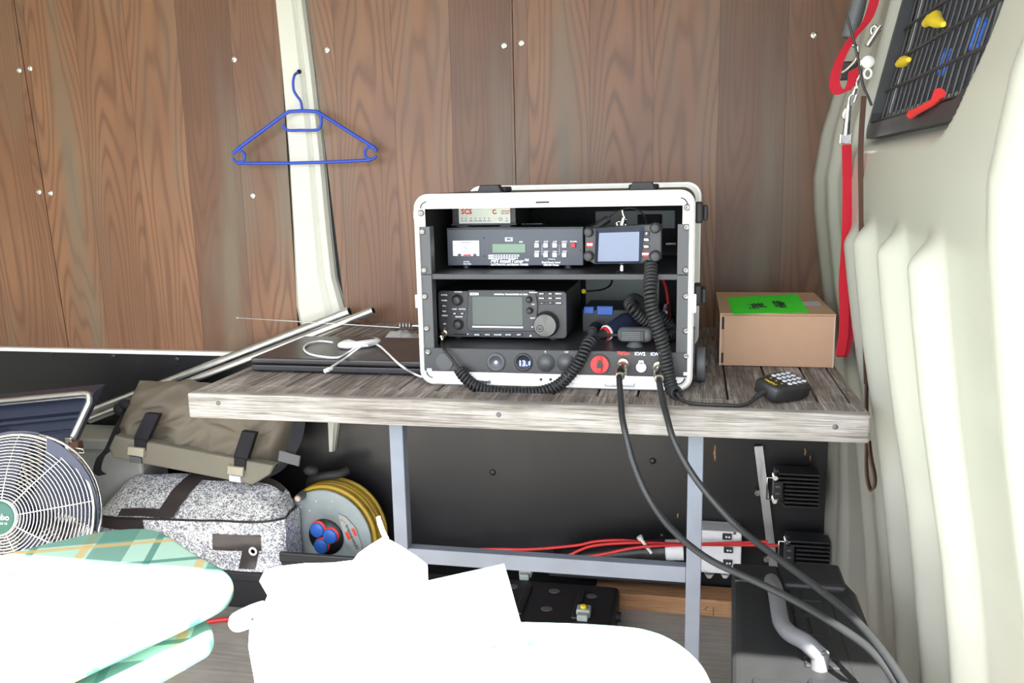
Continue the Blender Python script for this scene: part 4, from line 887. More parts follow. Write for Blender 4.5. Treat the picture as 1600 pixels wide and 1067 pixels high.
b = B(); fbox(b, 1313, 96, 1340, 124, 1.725, .012, 0, .003); b.obj('body', 'black', t); b = B(); b.tube(smooth_path([P(x, y, 1.72) for x, y in ((1315, 114), (1324, 108), (1338, 92), (1340, 75), (1332, 70))], 5), .0035, 0, 7); lab(b.obj('shackle', 'nickel', t), 'brass coloured shackle')
b = B(); p = P(1356, 97, 1.66); b.lathe([(0, 0), (.010, 0), (.011, .002), (.010, .004), (0, .005)], 20, 0, TF(p)); p = P(1356, 115, 1.66); b.tube([p+Vector((.006*math.cos(i*PI/6), 0, .008*math.sin(i*PI/6))) for i in range(12)], .0022, 0, 6, True); tag(b.obj('key_ring', 'rim', at=p), 'pale disc and ring hanging between the snap hooks and the window guard', 'key ring')

# ================================================================== under the bench
# batten
b = B(); b.b2((-.24, 2.125, 0), (.33, 2.205, .045), 0, .002); p = P(1115, 943, 2.125)
for i, (dx, dz, a_) in enumerate(((-.018, .002, .9), (0, 0, 1.55), (0, -.012, 1.5))): b.box((0, 0, 0), (.012, .0006, .0016), 1, 0, Matrix.Translation((p.x+dx, 2.1248, .020+dz)) @ Matrix.Rotation(-a_, 4, 'Y'))
tag(b.obj('wood_batten', ['fir', 'blackink'], at=(0, 2.16, 0)), 'orange brown wooden batten on the floor along the black wall', 'batten')
# junction box
t = thing('junction_box', 'white junction box with black rocker switches on the black wall', 'box', (P(1125, 860, 2.15).x, 2.18, .10))
a, c = P(1092, 828, 2.15), P(1156, 896, 2.15); b = B(); b.b2((a.x, 2.150, c.z), (c.x, 2.218, a.z), 0, .003); b.b2((a.x-.002, 2.145, c.z-.002), (c.x+.002, 2.152, a.z+.002), 0, .003)
for x in (1104, 1128): p = P(x, 826, 2.18); b.cyl(p-Vector((0, 0, .006)), p+Vector((0, 0, .004)), .013, .008, 0, 14)
for x in (1108, 1133): p = P(x, 900, 2.18); b.cyl(p+Vector((0, 0, .008)), p-Vector((0, 0, .004)), .013, .006, 0, 14)
for x, y in ((1094, 893), (1148, 833)): fdisc(b, x, y, .004, 2.145, .0008, 1, 10)
b.obj('housing', ['white', 'gray'], t)
for x, y in ((1136, 839), (1138, 860), (1137, 880)):
    b = B(); fbox(b, x-7, y-5, x+7, y+5, 2.139, .008, 0, .0015); fdisc(b, x-1, y, .0028, 2.139, .0008, 1, 10); b.b2((P(x+2, y, 2.1385).x, 2.138, P(x, y+1, 2.1385).z-.001), (P(x+5, y, 2.1385).x, 2.139, P(x, y, 2.1385).z+.002), 1); b.obj('rocker_switch', ['black', 'ink'], t)
# metal bar with work lamps
t = thing('steel_bar', 'shiny flat steel bar slanting on the black wall under the bench, holding the lamps', 'bar', P(1185, 700, 2.20))
A_, C_ = P(1185, 697, 2.205), P(1209, 890, 2.205); b = B(); b.ribbon([A_, A_.lerp(C_, .5), C_], .021, Vector((1, 0, .12)), .006); b.obj('flat_bar', 'alu', t)
for x, y in ((1183, 769), (1197, 872)): b = B(); fdisc(b, x, y, .007, 2.20, .010, 0, 12); b.obj('bolt', 'chrome', t)
def lamp(x0, y0, x1, y1, lb, fins, hor):
    Y = 2.12; a, c = P(x0, y0, Y), P(x1, y1, Y); t = thing('work_lamp', lb, 'lamp', ((a.x+c.x)/2, Y+.04, c.z))
    b = B(); b.b2((a.x+.012, Y+.03, c.z+.004), (c.x, 2.19, a.z-.004), 0, .006)
    for i in range(fins):
        z = c.z+(a.z-c.z)*(i+.5)/fins; x_ = a.x+(.035 if i < fins*.6 else .02)
        b.b2((x_, Y, z-.0022), (c.x+.008, Y+.05, z+.0022), 0, .001)
    b.obj('heat_sink', 'black', t)
    b = B(); m_ = (a.z+c.z)/2; b.tube([Vector((a.x+.02, Y+.01, m_+.028)), Vector((a.x-.006, Y+.01, m_+.028)), Vector((a.x-.006, Y+.01, m_-.028)), Vector((a.x+.02, Y+.01, m_-.028))], .0025, 0, 6); b.cyl((a.x+.012, Y, m_+.03), (a.x+.012, Y+.03, m_+.03), .006, None, 0, 8); b.cyl((a.x+.012, Y, m_-.03), (a.x+.012, Y+.03, m_-.03), .006, None, 0, 8); lab(b.obj('bracket', 'chrome', t), 'bright metal bracket')
    b = B(); b.b2((a.x+.008, Y-.004, m_-.022), (a.x+.030, Y+.03, m_+.022), 0, .002)
    for dz in (-.010, .008): b.b2((a.x+.012, Y-.0055, m_+dz), (a.x+.022, Y-.004, m_+dz+.005), 1)
    b.obj('switch_block', ['black', 'gray'], t)
lamp(1204, 737, 1274, 797, 'upper black finned work lamp beside the slanting steel bar', 9, 1)
lamp(1222, 842, 1291, 892, 'lower black finned work lamp, just above the hard case', 7, 1)
# torch, red cables, pin
t = thing('torch', 'black torch with white label lying against the wall behind the right bench leg', 'torch', P(1000, 866, 2.14))
b = B(); A_, C_ = P(880, 872, 2.14), P(1008, 860, 2.14); b.cyl(A_, C_, .020, .022, 0, 20); D_ = P(1040, 859, 2.14); b.cyl(C_, D_, .026, .028, 0, 20); b.obj('barrel', 'black', t)
b = B(); E_ = P(1068, 859, 2.14); b.cyl(D_, E_, .0265, .0265, 0, 20); lab(b.obj('paper_wrap', 'white', t), 'white label wrap'); 
b = B(); b.b2((-.36, 2.11, .085), (.02, 2.219, .122), 0, .004); tag(b.obj('cable_duct', 'dark', at=(-.2, 2.2, .085)), 'black cable duct on the wall under the torch, above the batten', 'duct')
b = B(); b.cyl(P(1000, 840, 2.10), P(1018, 864, 2.10), .0045, .0045, 0, 10); b.cyl(P(998.5, 838, 2.10), P(1002, 843, 2.10), .008, .007, 0, 10); tag(b.obj('steel_bolt', 'rim', at=P(1010, 850, 2.1)), 'loose pale bolt standing against the torch', 'bolt')
for pts, lb in (([(640, 852, 2.15), (655, 856, 2.15), (700, 863, 2.14), (760, 858, 2.14), (830, 858, 2.13), (900, 852, 2.12), (930, 846, 2.12), (975, 844, 2.12), (1040, 850, 2.13), (1085, 848, 2.13)], 'longest red cable along the wall, upper of two left of the right leg'),
                ([(880, 872, 2.11), (905, 860, 2.11), (925, 853, 2.11), (960, 849, 2.11), (1010, 848, 2.11), (1070, 850, 2.12), (1140, 851, 2.13), (1215, 852, 2.13)], 'red cable crossing the white junction box to the lower work lamp'),
                ([(890, 874, 2.09), (940, 866, 2.09), (990, 856, 2.09), (1040, 852, 2.10), (1130, 849, 2.125), (1200, 846, 2.13)], 'red cable rising in front of the torch, lowest of the red ones by the crossbar')):
    b = B(); b.tube(smooth_path([P(*p) for p in pts], 8), .0042, 0, 8); tag(b.obj('red_cable', 'red', at=P(*pts[0])), lb, 'cable', 'red cables along the wall')
# flat black case on the floor
t = thing('floor_case', 'flat black plastic case with clasps and painted oval reflections on the floor under the bench', 'lid', (-.42, 2.0, 0))
b = B(); b.b2((-.78, 1.86, .0), (-.172, 2.095, .080), 0, .012)
for x, y in ((801, 916), (866, 923), (924, 931), (854, 951)): p = Pz(x, y, .0806); b.lathe([(1, 0), (1, .0006), (.9, .0008), (0, .0008)], 20, 1, Matrix.Translation(p-Vector((0, 0, .0006))) @ Matrix.Diagonal((.014, .012, 1, 1)))  # grey ovals: reflections painted on the black lid
for x in (-.40, -.262): b.b2((x-.010, 1.90, .079), (x+.010, 2.05, .088), 0, .006)
p = Pz(953, 923, .08); b.cyl((-.178, 1.99, .05), (-.160, 1.99, .05), .016, .012, 0, 12); b.obj('shell', ['hardcase', 'gray'], t)
for x, y in ((822, 893), (912, 955)):
    b = B(); p = Pz(x, y, .09); b.box((p.x, p.y, .090), (.034, .030, .022), 0, .004); b.box((p.x, p.y-.022, .087), (.026, .018, .016), 0, .003); b.ball((p.x, p.y-.004, .104), (.008, .008, .006), 1); b.obj('clasp', ['palegrey', 'yellow'], t)

# hard case, right foreground
t = thing('hard_case', 'large black hard case with grey handle against the bulkhead, front right', 'case', (.165, 1.27, 0))
HZ = .45
def hcase(z0, z1, g, b, mi, bev):
    poly = [(.060-g, 1.02-g), (.262+g, 1.03-g), (.262+g, 1.38+g), (.240+g, 1.462+g), (.078-g, 1.455+g)]
    b.prism(poly, z0, z1, mi, None, bev, 3)
b = B(); hcase(.0, HZ-.06, 0, b, 0, .006); b.obj('body', 'hardcase', t)
b = B(); hcase(HZ-.058, HZ, .004, b, 0, .012); 
b.b2((.150, 1.375, HZ-.01), (.25, 1.462, HZ+.010), 0, .006); b.b2((.075, 1.39, HZ-.01), (.150, 1.455, HZ+.003), 0, .004)
b.b2((.085, 1.02, HZ-.01), (.150, 1.10, HZ+.004), 0, .004); b.b2((.155, 1.02, HZ-.01), (.255, 1.105, HZ+.008), 0, .006)
b.b2((.158, 1.14, HZ-.001), (.172, 1.37, HZ+.004), 0, .002); b.b2((.178, 1.14, HZ-.001), (.205, 1.37, HZ+.003), 0, .002); b.b2((.2185, 1.12, HZ-.0004), (.2205, 1.37, HZ+.0008), 1)
for yy in (1.16, 1.22, 1.28, 1.33): b.b2((.158, yy, HZ), (.205, yy+.006, HZ+.0055), 0)
b.obj('lid', ['hardcase', 'hole'], t)
b = B(); hpz = [(1206, 893), (1211, 920), (1217, 955), (1222, 975), (1235, 990), (1258, 1003), (1282, 1014)]
q = [Pz(x, y, HZ+.028) for x, y in hpz]; q[0].z = HZ+.012; q[-1].z = HZ+.018
b.tube(smooth_path(q, 6), .0120, 0, 12); e = q[-1]; b.cyl((e.x, e.y, HZ), (e.x, e.y, HZ+.024), .012, .0115, 0, 16); b.cyl((e.x, e.y, HZ+.024), (e.x, e.y, HZ+.027), .008, .007, 1, 14); e = q[0]; b.cyl((e.x, e.y, HZ), (e.x, e.y, HZ+.02), .010, .009, 0, 14); lab(b.obj('handle', ['handle', 'gray'], t), 'grey carrying handle')

# cable reel
Yr = 2.085; c0 = P(512, 838, Yr); Rr = .133
t = thing('cable_reel', 'grey cable reel wound with yellow cable, three blue socket flaps', 'cable reel', (c0.x, 2.13, 0))
T = TF(c0); T = Matrix.Translation(c0) @ Matrix.Rotation(PI/2, 4, 'X') @ Matrix.Rotation(-.10, 4, 'Y')
b = B(); b.lathe([(.0, -.004), (.05, -.004), (.05, .002), (.10, .003), (Rr-.006, .006), (Rr, .004), (Rr, 0), (Rr-.003, -.004), (0, -.004)], 48, 0, T); b.lathe([(Rr, -.085), (Rr, -.089), (0, -.089)], 40, 0, T)
b.cyl(T @ Vector((0, 0, -.085)), T @ Vector((0, 0, -.004)), .06, None, 0, 24)
for x, y in ((494, 783), (470, 792), (484, 798), (519, 783), (540, 850), (458, 828)): 
    p = P(x, y, Yr-.006); b.ball(p, (.0025, .0012, .0015), 1)
b.obj('drum', ['greydrum', 'white'], t)
b = B(); k = 0
for lay in range(3):
    for j in range(6): 
        r = Rr-.016+lay*.0095+.002*math.sin(j*2.3+lay); z = -.012-.0125*j-(.006 if lay % 2 else 0)
        b.tube([T @ Vector((r*math.cos(2*PI*i/40)+.002*noise.noise((i*.25, j, lay)), r*math.sin(2*PI*i/40), z+.0012*noise.noise((i*.2, j*3, lay)))) for i in range(40)], .0062, 0, 8, True)
lab(b.obj('cable_winding', 'cable_yellow', t), 'yellow cable winding')
b = B(); b.lathe([(.051, .0), (.051, .005), (0, .005)], 32, 0, T @ Matrix.Translation((-.004, 0, 0))); b.obj('socket_plate', 'black', t)
for i, (dx, dy) in enumerate(((-.021, .020), (.018, .006), (-.012, -.026))):
    b = B(); q = T @ Matrix.Translation((-.004+dx, dy, .005)); b.lathe([(.0225, 0), (.0225, .004), (0, .004)], 24, 1, Matrix.Translation((.0025, 0, .0025)) @ q); b.lathe([(.0205, .003), (.0205, .009), (.018, .0105), (0, .011)], 24, 0, q); lab(b.obj('socket_flap', ['blue2', 'redtxt'], t), 'blue hinged socket flap')
b = B(); p = P(473, 773, Yr); b.cyl(p+Vector((0, .004, 0)), p-Vector((0, .030, 0)), .0115, .0105, 0, 18); b.cyl(p-Vector((0, .030, 0)), p-Vector((0, .033, 0)), .008, .007, 1, 14); b.obj('crank_knob', ['gray', 'card_edge'], t)
b = B(); pl = [(.040, .072), (.062, .064), (.090, .036), (.105, -.010), (.103, -.045), (.092, -.040), (.058, -.006), (.048, .035)]
b.prism(pl, .0055, .0072, 0, T); ang_ = -.95
b.text('brennenstuhl', .0135, T @ Matrix.Translation((.078, .010, .0076)) @ Matrix.Rotation(-1.15, 4, 'Z'), 1, bold=.0002)
for dx, dy in ((.086, .024), (.066, .012)): b.box((0, 0, 0), (.022, .009, .0004), 2, 0, T @ Matrix.Translation((dx, dy, .0075)) @ Matrix.Rotation(-1.15, 4, 'Z'))
b.text('garant', .008, T @ Matrix.Translation((.056, .052, .0076)) @ Matrix.Rotation(-.6, 4, 'Z'), 2)
b.tube([T @ Vector((.096+.005*math.cos(i*PI/6), -.028+.005*math.sin(i*PI/6), .0074)) for i in range(12)], .0005, 2, 5, True)
lab(b.obj('name_plate', ['palegrey', 'blackink', 'redtxt'], t), 'pale printed plate with red bars')
b = B(); b.tube(smooth_path([T @ Vector(v) for v in ((-.10, .02, -.095), (-.08, .125, -.06), (-.03, .158, -.03), (.02, .165, -.04), (.04, .172, -.06))], 6), .012, 0, 10); b.ball(P(486, 735, 2.09), (.022, .014, .014)); b.obj('carry_handle', 'rubberblack', t)
b = B(); b.tube([T @ Vector(v) for v in ((-.10, -.12, -.095), (-.08, .02, -.095), (0, .10, -.095), (.08, .02, -.095), (.10, -.12, -.095))], .008, 0, 8)
for s_ in (-1, 1): q = T @ Vector((s_*.10, -.12, -.095)); b.tube([q, Vector((q.x, q.y, .008)), Vector((q.x, q.y-.09, .008))], .008, 0, 8)
b.obj('stand', 'black', t)
b = B(); b.b2((-1.035, 1.950, 0), (-.80, 1.957, .172), 0, .002); b.b2((-1.038, 1.946, .150), (-.797, 1.958, .176), 0, .003); b.b2((-1.035, 1.957, 0), (-1.029, 2.045, .12), 0, .002); b.b2((-.806, 1.957, 0), (-.80, 2.045, .12), 0, .002); b.b2((-1.03, 1.957, 0), (-.805, 2.045, .006)); tag(b.obj('black_crate', 'black', at=(-.92, 2, 0)), 'black plastic crate edge in front of the cable reel', 'crate')

# ================================================================== left side
def soft(b, corners, Y, th, bulge, mi=0, nu=28, nv=20, seed=0, wr=.006, lean=0, fr=5):
    """stuffed panel: photo corners TL, TR, BR, BL on plane Y, bulging towards the door; lean = depth added at the top"""
    tl, tr, br, bl = corners
    def f(u, v, s_):
        x = (tl[0]*(1-u)+tr[0]*u)*(1-v)+(bl[0]*(1-u)+br[0]*u)*v; y = (tl[1]*(1-u)+tr[1]*u)*(1-v)+(bl[1]*(1-u)+br[1]*u)*v
        p = P(x, y, Y+lean*(1-v)); e = (1-abs(2*u-1)**5)*(1-abs(2*v-1)**5)
        if s_: return p+Vector((0, th*.5+.3*th*e, 0))
        n_ = noise.noise((u*fr+seed, v*fr*.6, seed*1.7))*wr+abs(noise.noise((u*fr*1.7+v*3+seed, v*fr, 4)))*wr*.8
        return p+Vector((0, -bulge*e+n_*min(1, e*1.5)+(th*.5)*(1-min(1, e*3)), n_*.3))
    b.grid(lambda u, v: f(u, v, 0), nu, nv, mi); b.grid(lambda u, v: f(u, v, 1), nu, nv, mi)
    return f
# grey storage box behind the bags
t = thing('storage_box', 'pale grey plastic box behind the bags against the black wall', 'box', (-1.75, 2.14, 0))
b = B(); b.b2((-1.98, 2.075, 0), (-1.505, 2.20, .385), 0, .008); b.obj('body', 'greybox', t); b = B(); b.b2((-1.99, 2.066, .386), (-1.50, 2.205, .420), 0, .006); b.obj('lid', 'greybox', t)
# messenger bag
Yb_ = 2.045
t = thing('messenger_bag', 'grey brown canvas messenger bag with two black strap fasteners, under the bench corner', 'bag', P(300, 760, Yb_))
b = B(); f = soft(b, ((208, 598), (476, 612), (424, 746), (166, 708)), Yb_, .06, .055, 0, 70, 48, 3, .034, .05, 5)
b.obj('body', 'olive', t)
def onbag(x, y, d=0.0):
    return P(x, y, Yb_-.034-d)
def plate(b, pts, d, th, mi=0, bev=.002):
    q = [onbag(x, y, d) for x, y in pts]; b.prism([(p.x, p.z) for p in q], -(Yb_-.034-d+th), -(Yb_-.034-d), mi, Matrix.Rotation(PI/2, 4, 'X'), bev)
b = B(); fp = [(178, 681), (428, 728), (421, 742), (394, 758), (176, 716), (169, 700)]
plate(b, fp, .028, .036, 0, .006); lab(b.obj('flap_band', 'olive_light', t), 'stiffer pale band along the flap')
for sx, (a0, a1, a2, a3), (c0_, c1_), in ((0, (228, 647, 247, 649), (205, 221), 0 and 0 or (207, 688)), (1, 0, 0)) if False else ():
    pass
for (tl, tr, br, bl), (bx_, by_) in ((((226, 646), (248, 648), (230, 688), (208, 685)), (210, 706)), (((377, 674), (399, 677), (386, 718), (364, 714)), (366, 736))):
    b = B(); plate(b, (tl, tr, br, bl), .036, .020); plate(b, ((bl[0]+1, bl[1]), (br[0]-2, br[1]), (br[0]-4, br[1]+18), (bl[0]+1, bl[1]+16)), .034, .008); s_ = b.obj('strap', 'strap', t)
    b = B(); plate(b, ((bx_-11, by_-8), (bx_+14, by_-5), (bx_+13, by_+9), (bx_-12, by_+5)), .041, .014, 0, .003); lab(b.obj('buckle', 'tan', s_), 'beige buckle')
    b = B(); plate(b, ((bx_-9, by_+6), (bx_+9, by_+9), (bx_+10, by_+19), (bx_-9, by_+16)), .037, .010, 0, .003); b.obj('tab', 'gray' if bx_ < 300 else 'tape', s_)
b = B(); b.ribbon(smooth_path([P(468, 655, 2.02), P(462, 690, 2.0), P(448, 718, 1.99), P(428, 740, 2.0), P(402, 752, 2.01)], 6), .042, Vector((1, .1, .45)), .003)
p = P(452, 716, 1.985); b.box((0, 0, 0), (.060, .006, .030), 1, .003, Matrix.Translation(p) @ Matrix.Rotation(.22, 4, 'Y')); b.obj('shoulder_strap', ['strap', 'gray'], t)
b = B(); b.ribbon(smooth_path([P(205, 635, 2.08), P(188, 660, 2.05), P(170, 700, 2.0), P(157, 715, 1.985), P(152, 735, 1.985), P(160, 742, 1.99)], 6), .022, Vector((1, .3, .2)), .003); b.ball(P(195, 632, 2.07), (.022, .014, .014)); b.ball(P(186, 640, 2.065), (.016, .012, .018)); b.obj('side_strap', 'strap', t)
# silver glitter bag
Ys = 1.955
t = thing('glitter_bag', 'silver glitter bag with dark vinyl trim, lying below the messenger bag', 'bag', P(300, 900, Ys))
A_ = P(140, 806, Ys); C_ = P(438, 814, Ys); zb = P(400, 903, Ys).z; zt = A_.z
bx0_, bx1_ = P(146, 860, Ys).x, P(440, 860, Ys).x
def sb(u, v):      # front face
    x = bx0_+(bx1_-bx0_)*u; ed = 1-abs(2*u-1)**8; zz = P(140+298*u, 806+10*u, Ys).z; z = zb+.014+(zz-zb-.014)*v
    return Vector((x, Ys+.03-.035*ed+.006*noise.noise((u*5, v*3, 2)), z))
def st_(u, v):     # domed top, rising to the back
    x = bx0_+(bx1_-bx0_)*u; ed = (1-abs(2*u-1)**6); zz = P(140+298*u, 806+10*u, Ys).z
    return Vector((x+(.0 if v == 0 else .012*v*(1-2*u)), Ys+.03-.035*(1-abs(2*u-1)**8)*(1-v)+.085*v, zz+.085*v*ed**.6-.0*v+.012*math.sin(PI*v)*ed+.006*noise.noise((u*6, v*4, 5))))
b = B(); b.grid(sb, 40, 14); b.grid(st_, 40, 16); b.grid(lambda u, v: Vector((st_(u, 1).x, st_(u, 1).y, zb+.014+(st_(u, 1).z-zb-.014)*v)), 20, 4)
for u in (0, 1):
    b.grid(lambda p_, q_: Vector((sb(u, 0).x, sb(u, 0).y+.085*p_, zb+.014+(st_(u, p_).z-zb-.014)*q_)), 8, 8)
b.obj('body', 'sparkle', t)
b = B(); b.tube([sb(i/40, 1)+Vector((0, -.002, 0)) for i in range(41)], .0030, 0, 7); b.tube([st_(0, i/12)+Vector((-.002, 0, 0)) for i in range(13)], .003, 0, 7); b.tube([st_(1, i/12)+Vector((.002, 0, 0)) for i in range(13)], .003, 0, 7); b.obj('piping', 'black', t)
b = B(); pl = [(bx0_+.004, Ys+.010), (bx0_+.03, Ys-.012), (bx1_-.03, Ys-.012), (bx1_-.004, Ys+.010), (bx1_-.004, Ys+.115), (bx0_+.004, Ys+.115)]; b.prism(pl, zb-.008, zb+.018, 0, None, .005); lab(b.obj('base', 'rubberblack', t), 'black ribbed base')
def patch(fn, poly_u, th, mi, b, n=10):
    (u0, u1), (v0, v1), sk = poly_u
    off = Vector((0, -th, th)); b.grid(lambda u, v: fn(u0+(u1-u0)*u+sk*(v), v0+(v1-v0)*v)+off, n, n, mi)
b = B(); patch(st_, ((.36, .46), (.02, .98), .08), .0035, 0, b); patch(st_, ((.16, .40), (.02, .16), .0), .0030, 0, b); patch(st_, ((.52, .96), (.80, 1.0), .0), .003, 0, b); patch(sb, ((.02, .30), (.72, .98), .0), .003, 0, b); b.obj('vinyl_strap', 'vinyl', t)
b = B(); patch(sb, ((.66, .90), (.42, .72), .0), .0035, 0, b); patch(sb, ((.78, .86), (.06, .45), .03), .004, 0, b); q = sb(.86, .42)+Vector((0, -.005, .003)); b.lathe([(.012, 0), (.011, .002), (.007, .002), (.006, 0)], 20, 1, TF(q)); b.obj('vinyl_pocket', ['vinyl', 'rim'], t)
b = B(); b.b2((-1.52, 1.965, 0), (-1.06, 2.062, zb-.009), 0, .006); tag(b.obj('flat_case', 'black', at=(-1.3, 2.0, 0)), 'flat black case on the floor under the silver glitter bag', 'case')

# open aluminium edged case
t = thing('flight_case', 'open black case with aluminium edge, far left behind the fan', 'case', (-1.75, 1.85, 0))
tr = P(147, 613, 1.86); br = P(100, 712, 1.80); tl = P(-130, 640, 1.86); bl = P(-130, 735, 1.80)
def lidp(u, v, d): # u across, v down, d depth behind the rim
    p = tl.lerp(tr, u).lerp(bl.lerp(br, u), v); return p+Vector((0, d, d*.25))
b = B(); ring = [lidp(0, 0, 0), lidp(.93, 0, 0), lidp(.975, .03, 0), lidp(1, .16, 0), lidp(1, 1, 0)]; sm = ring[:1]+smooth_path(ring[1:4], 5)+ring[4:]
b.tube(sm, .0075, 0, 10); b.tube([p+Vector((-.008, .004, -.010)) for p in sm], .004, 0, 8); lab(b.obj('aluminium_edge', 'alu', t), 'aluminium edge strip')
b = B(); vs = []
for d, ins in ((0, 0), (.045, .0), (.045, .03), (.0, .03)):
    vs += [lidp(0, 0+ins*1.6, d), lidp(1-ins, 0+ins*1.6, d), lidp(1-ins, 1, d), lidp(0, 1, d)]
b.add(vs, [(0, 1, 5, 4), (1, 2, 6, 5), (2, 3, 7, 6), (8, 9, 13, 12), (9, 10, 14, 13), (4, 5, 6, 7), (8, 9, 10, 11), (0, 1, 13, 12), (1, 2, 14, 13)])
for v0, v1, d in ((.42, .47, .025), (.70, .72, .038)): b.add([lidp(.02, v0, .044), lidp(.96, v0, .044), lidp(.96, v1, .044), lidp(.02, v1, .044), lidp(.02, v0, d), lidp(.96, v0, d), lidp(.96, v1, d), lidp(.02, v1, d)], [(4, 5, 6, 7), (0, 1, 5, 4), (2, 3, 7, 6), (1, 2, 6, 5)])
b.obj('lid', 'navy', t)
b = B(); b.b2((-2.1, 1.62, 0), (br.x, 1.80, br.z-.02), 0, .006); b.obj('base', 'black', t)
b = B(); p = P(118, 695, 1.80); b.box(p, (.03, .02, .022), 0, .003); b.box(p+Vector((-.012, -.004, .012)), (.02, .012, .018), 1, .003); b.tube([p+Vector((.01, -.012, -.004)), p+Vector((.03, -.012, -.006)), p+Vector((.032, -.012, -.014)), p+Vector((.012, -.012, -.016))], .002, 1, 6); b.obj('latch', ['leather', 'chrome'], t)

# fan
t = thing('fan', 'chrome wire floor fan with green hub badge, left edge behind the tartan chair', 'fan', (-1.40, 1.50, 0))
fc = P(25, 803, 1.45); Rf = .162; Tn = Matrix.Translation(fc) @ Matrix.Rotation(PI/2-.25, 4, 'X') @ Matrix.Rotation(.18, 4, 'Y')
def dome(r): return .055*math.cos(min(1, r/Rf)*PI/2)**.8
b = B()
for i in range(22):
    r = .034+(Rf-.034)*i/21; b.tube([Tn @ Vector((r*math.cos(2*PI*k/56), r*math.sin(2*PI*k/56), dome(r))) for k in range(56)], .00135 if i < 21 else .004, 0, 5, True)
for k in range(9): b.tube([Tn @ Vector((r*math.cos(2*PI*k/9+.2), r*math.sin(2*PI*k/9+.2), dome(r)-.002)) for r in [.03+(Rf-.03)*i/10 for i in range(11)]], .0016, 0, 5)
b.obj('front_grille', 'chrome', t)
b = B()
for i in range(14):
    r = .05+(Rf-.05)*i/13; b.tube([Tn @ Vector((r*math.cos(2*PI*k/56), r*math.sin(2*PI*k/56), -.03-.8*dome(r))) for k in range(56)], .00135 if i < 13 else .003, 0, 5, True)
for k in range(12): b.tube([Tn @ Vector((Rf*math.cos(2*PI*k/12+.3), Rf*math.sin(2*PI*k/12+.3), 0))]+[Tn @ Vector((r*math.cos(2*PI*k/12+.3), r*math.sin(2*PI*k/12+.3), -.03-.8*dome(r))) for r in [Rf-(Rf-.05)*i/8 for i in range(9)]], .0016, 0, 5)
b.obj('rear_grille', 'chrome', t)
b = B(); b.lathe([(.036, .050), (.036, .060), (.030, .063), (0, .064)], 32, 0, Tn); b.text('metabo', .0165, Tn @ Matrix.Translation((0, .003, .0646)) @ Matrix.Rotation(-.05, 4, 'Z'), 1, bold=.0003); b.text('AV 18', .006, Tn @ Matrix.Translation((.014, -.010, .0646)), 1); b.lathe([(.036, .048), (.0375, .055), (.036, .061)], 32, 2, Tn)
b.obj('badge', ['fan_green', 'ink', 'chrome'], t)
b = B()
for k in range(4):
    a0 = k*PI/2+.5; b.grid(lambda u, v: Tn @ Vector(((.03+.14*v)*math.cos(a0+(u-.5)*(.5+.9*v)), (.03+.14*v)*math.sin(a0+(u-.5)*(.5+.9*v)), .004+.022*(u-.5))), 8, 6); b.grid(lambda u, v: Tn @ Vector(((.03+.14*v)*math.cos(a0+(u-.5)*(.5+.9*v)), (.03+.14*v)*math.sin(a0+(u-.5)*(.5+.9*v)), .001+.022*(u-.5))), 8, 6)
b.lathe([(.035, -.02), (.035, .02), (0, .03)], 20, 0, Tn); b.obj('blades', 'navy', t)
b = B(); b.cyl(Tn @ Vector((0, 0, -.02)), Tn @ Vector((0, 0, -.095)), .045, .040, 0, 20); q = Tn @ Vector((0, 0, -.06)); b.tube([q, Vector((q.x, q.y+.01, .03))], .012, 0, 10); b.cyl((q.x, q.y+.01, 0), (q.x, q.y+.01, .03), .13, .10, 0, 28); b.obj('stand', 'black', t)
# red cable on the floor
b = B(); b.tube(smooth_path([Pz(x, y, .006) for x, y in ((320, 972), (340, 969), (372, 966), (410, 962), (450, 960))], 6), .006, 0, 8); tag(b.obj('floor_cable', 'red', at=Pz(360, 968, 0)), 'short run of red cable on the floor between the chair and the white bag', 'cable')

# ================================================================== sunlit foreground
def closed_poly(pts, z, k=6): return [(p.x, p.y) for p in smooth_path([Pz(x, y, z) for x, y in pts], k, True)]
t = thing('camping_chair', 'folded camping chair with two tartan pads in the sun, front left', 'chair', (-.85, 1.0, 0))
pl = [(p.x, p.y) for p in smooth_path([Pz(x, y, .55) for x, y in ((-140, 905), (0, 866), (90, 843), (165, 828), (225, 824), (258, 832), (305, 862), (345, 884), (363, 902), (362, 922), (345, 940), (300, 963), (215, 1002), (120, 1046), (20, 1095), (-140, 1170))], 6, True)]
b = B(); b.prism(pl, .532, .55, 0, None, .008, 4, True); b.obj('back_pad', 'plaid', t)
pl = [(p.x, p.y) for p in smooth_path([Pz(x, y, .515) for x, y in ((-140, 945), (120, 890), (250, 915), (312, 955), (331, 976), (329, 998), (305, 1014), (262, 1038), (180, 1082), (60, 1145), (-140, 1240))], 6, True)]
b = B(); b.prism(pl, .490, .515, 0, None, .010, 4, True); b.obj('seat_pad', 'plaid', t)
b = B(); b.tube([(-1.35, 1.05, .480), (-.80, 1.05, .480), (-.80, .80, .480), (-1.35, .80, .480)], .010, 0, 8, True); b.obj('frame', 'alu', t)
for x, y, x2 in ((-1.34, 1.05, -.86), (-.80, 1.05, -1.3), (-1.34, .80, -.86), (-.80, .80, -1.3)):
    b = B(); b.tube([(x, y, .480), (x2, y-.012*(1 if x < -1 else -1), .0)], .009, 0, 8); b.obj('leg', 'alu', t)
t = thing('camping_chair', 'second camping chair, sun bleached pad with round corner in front of the bench middle', 'chair', (-.25, .95, 0))
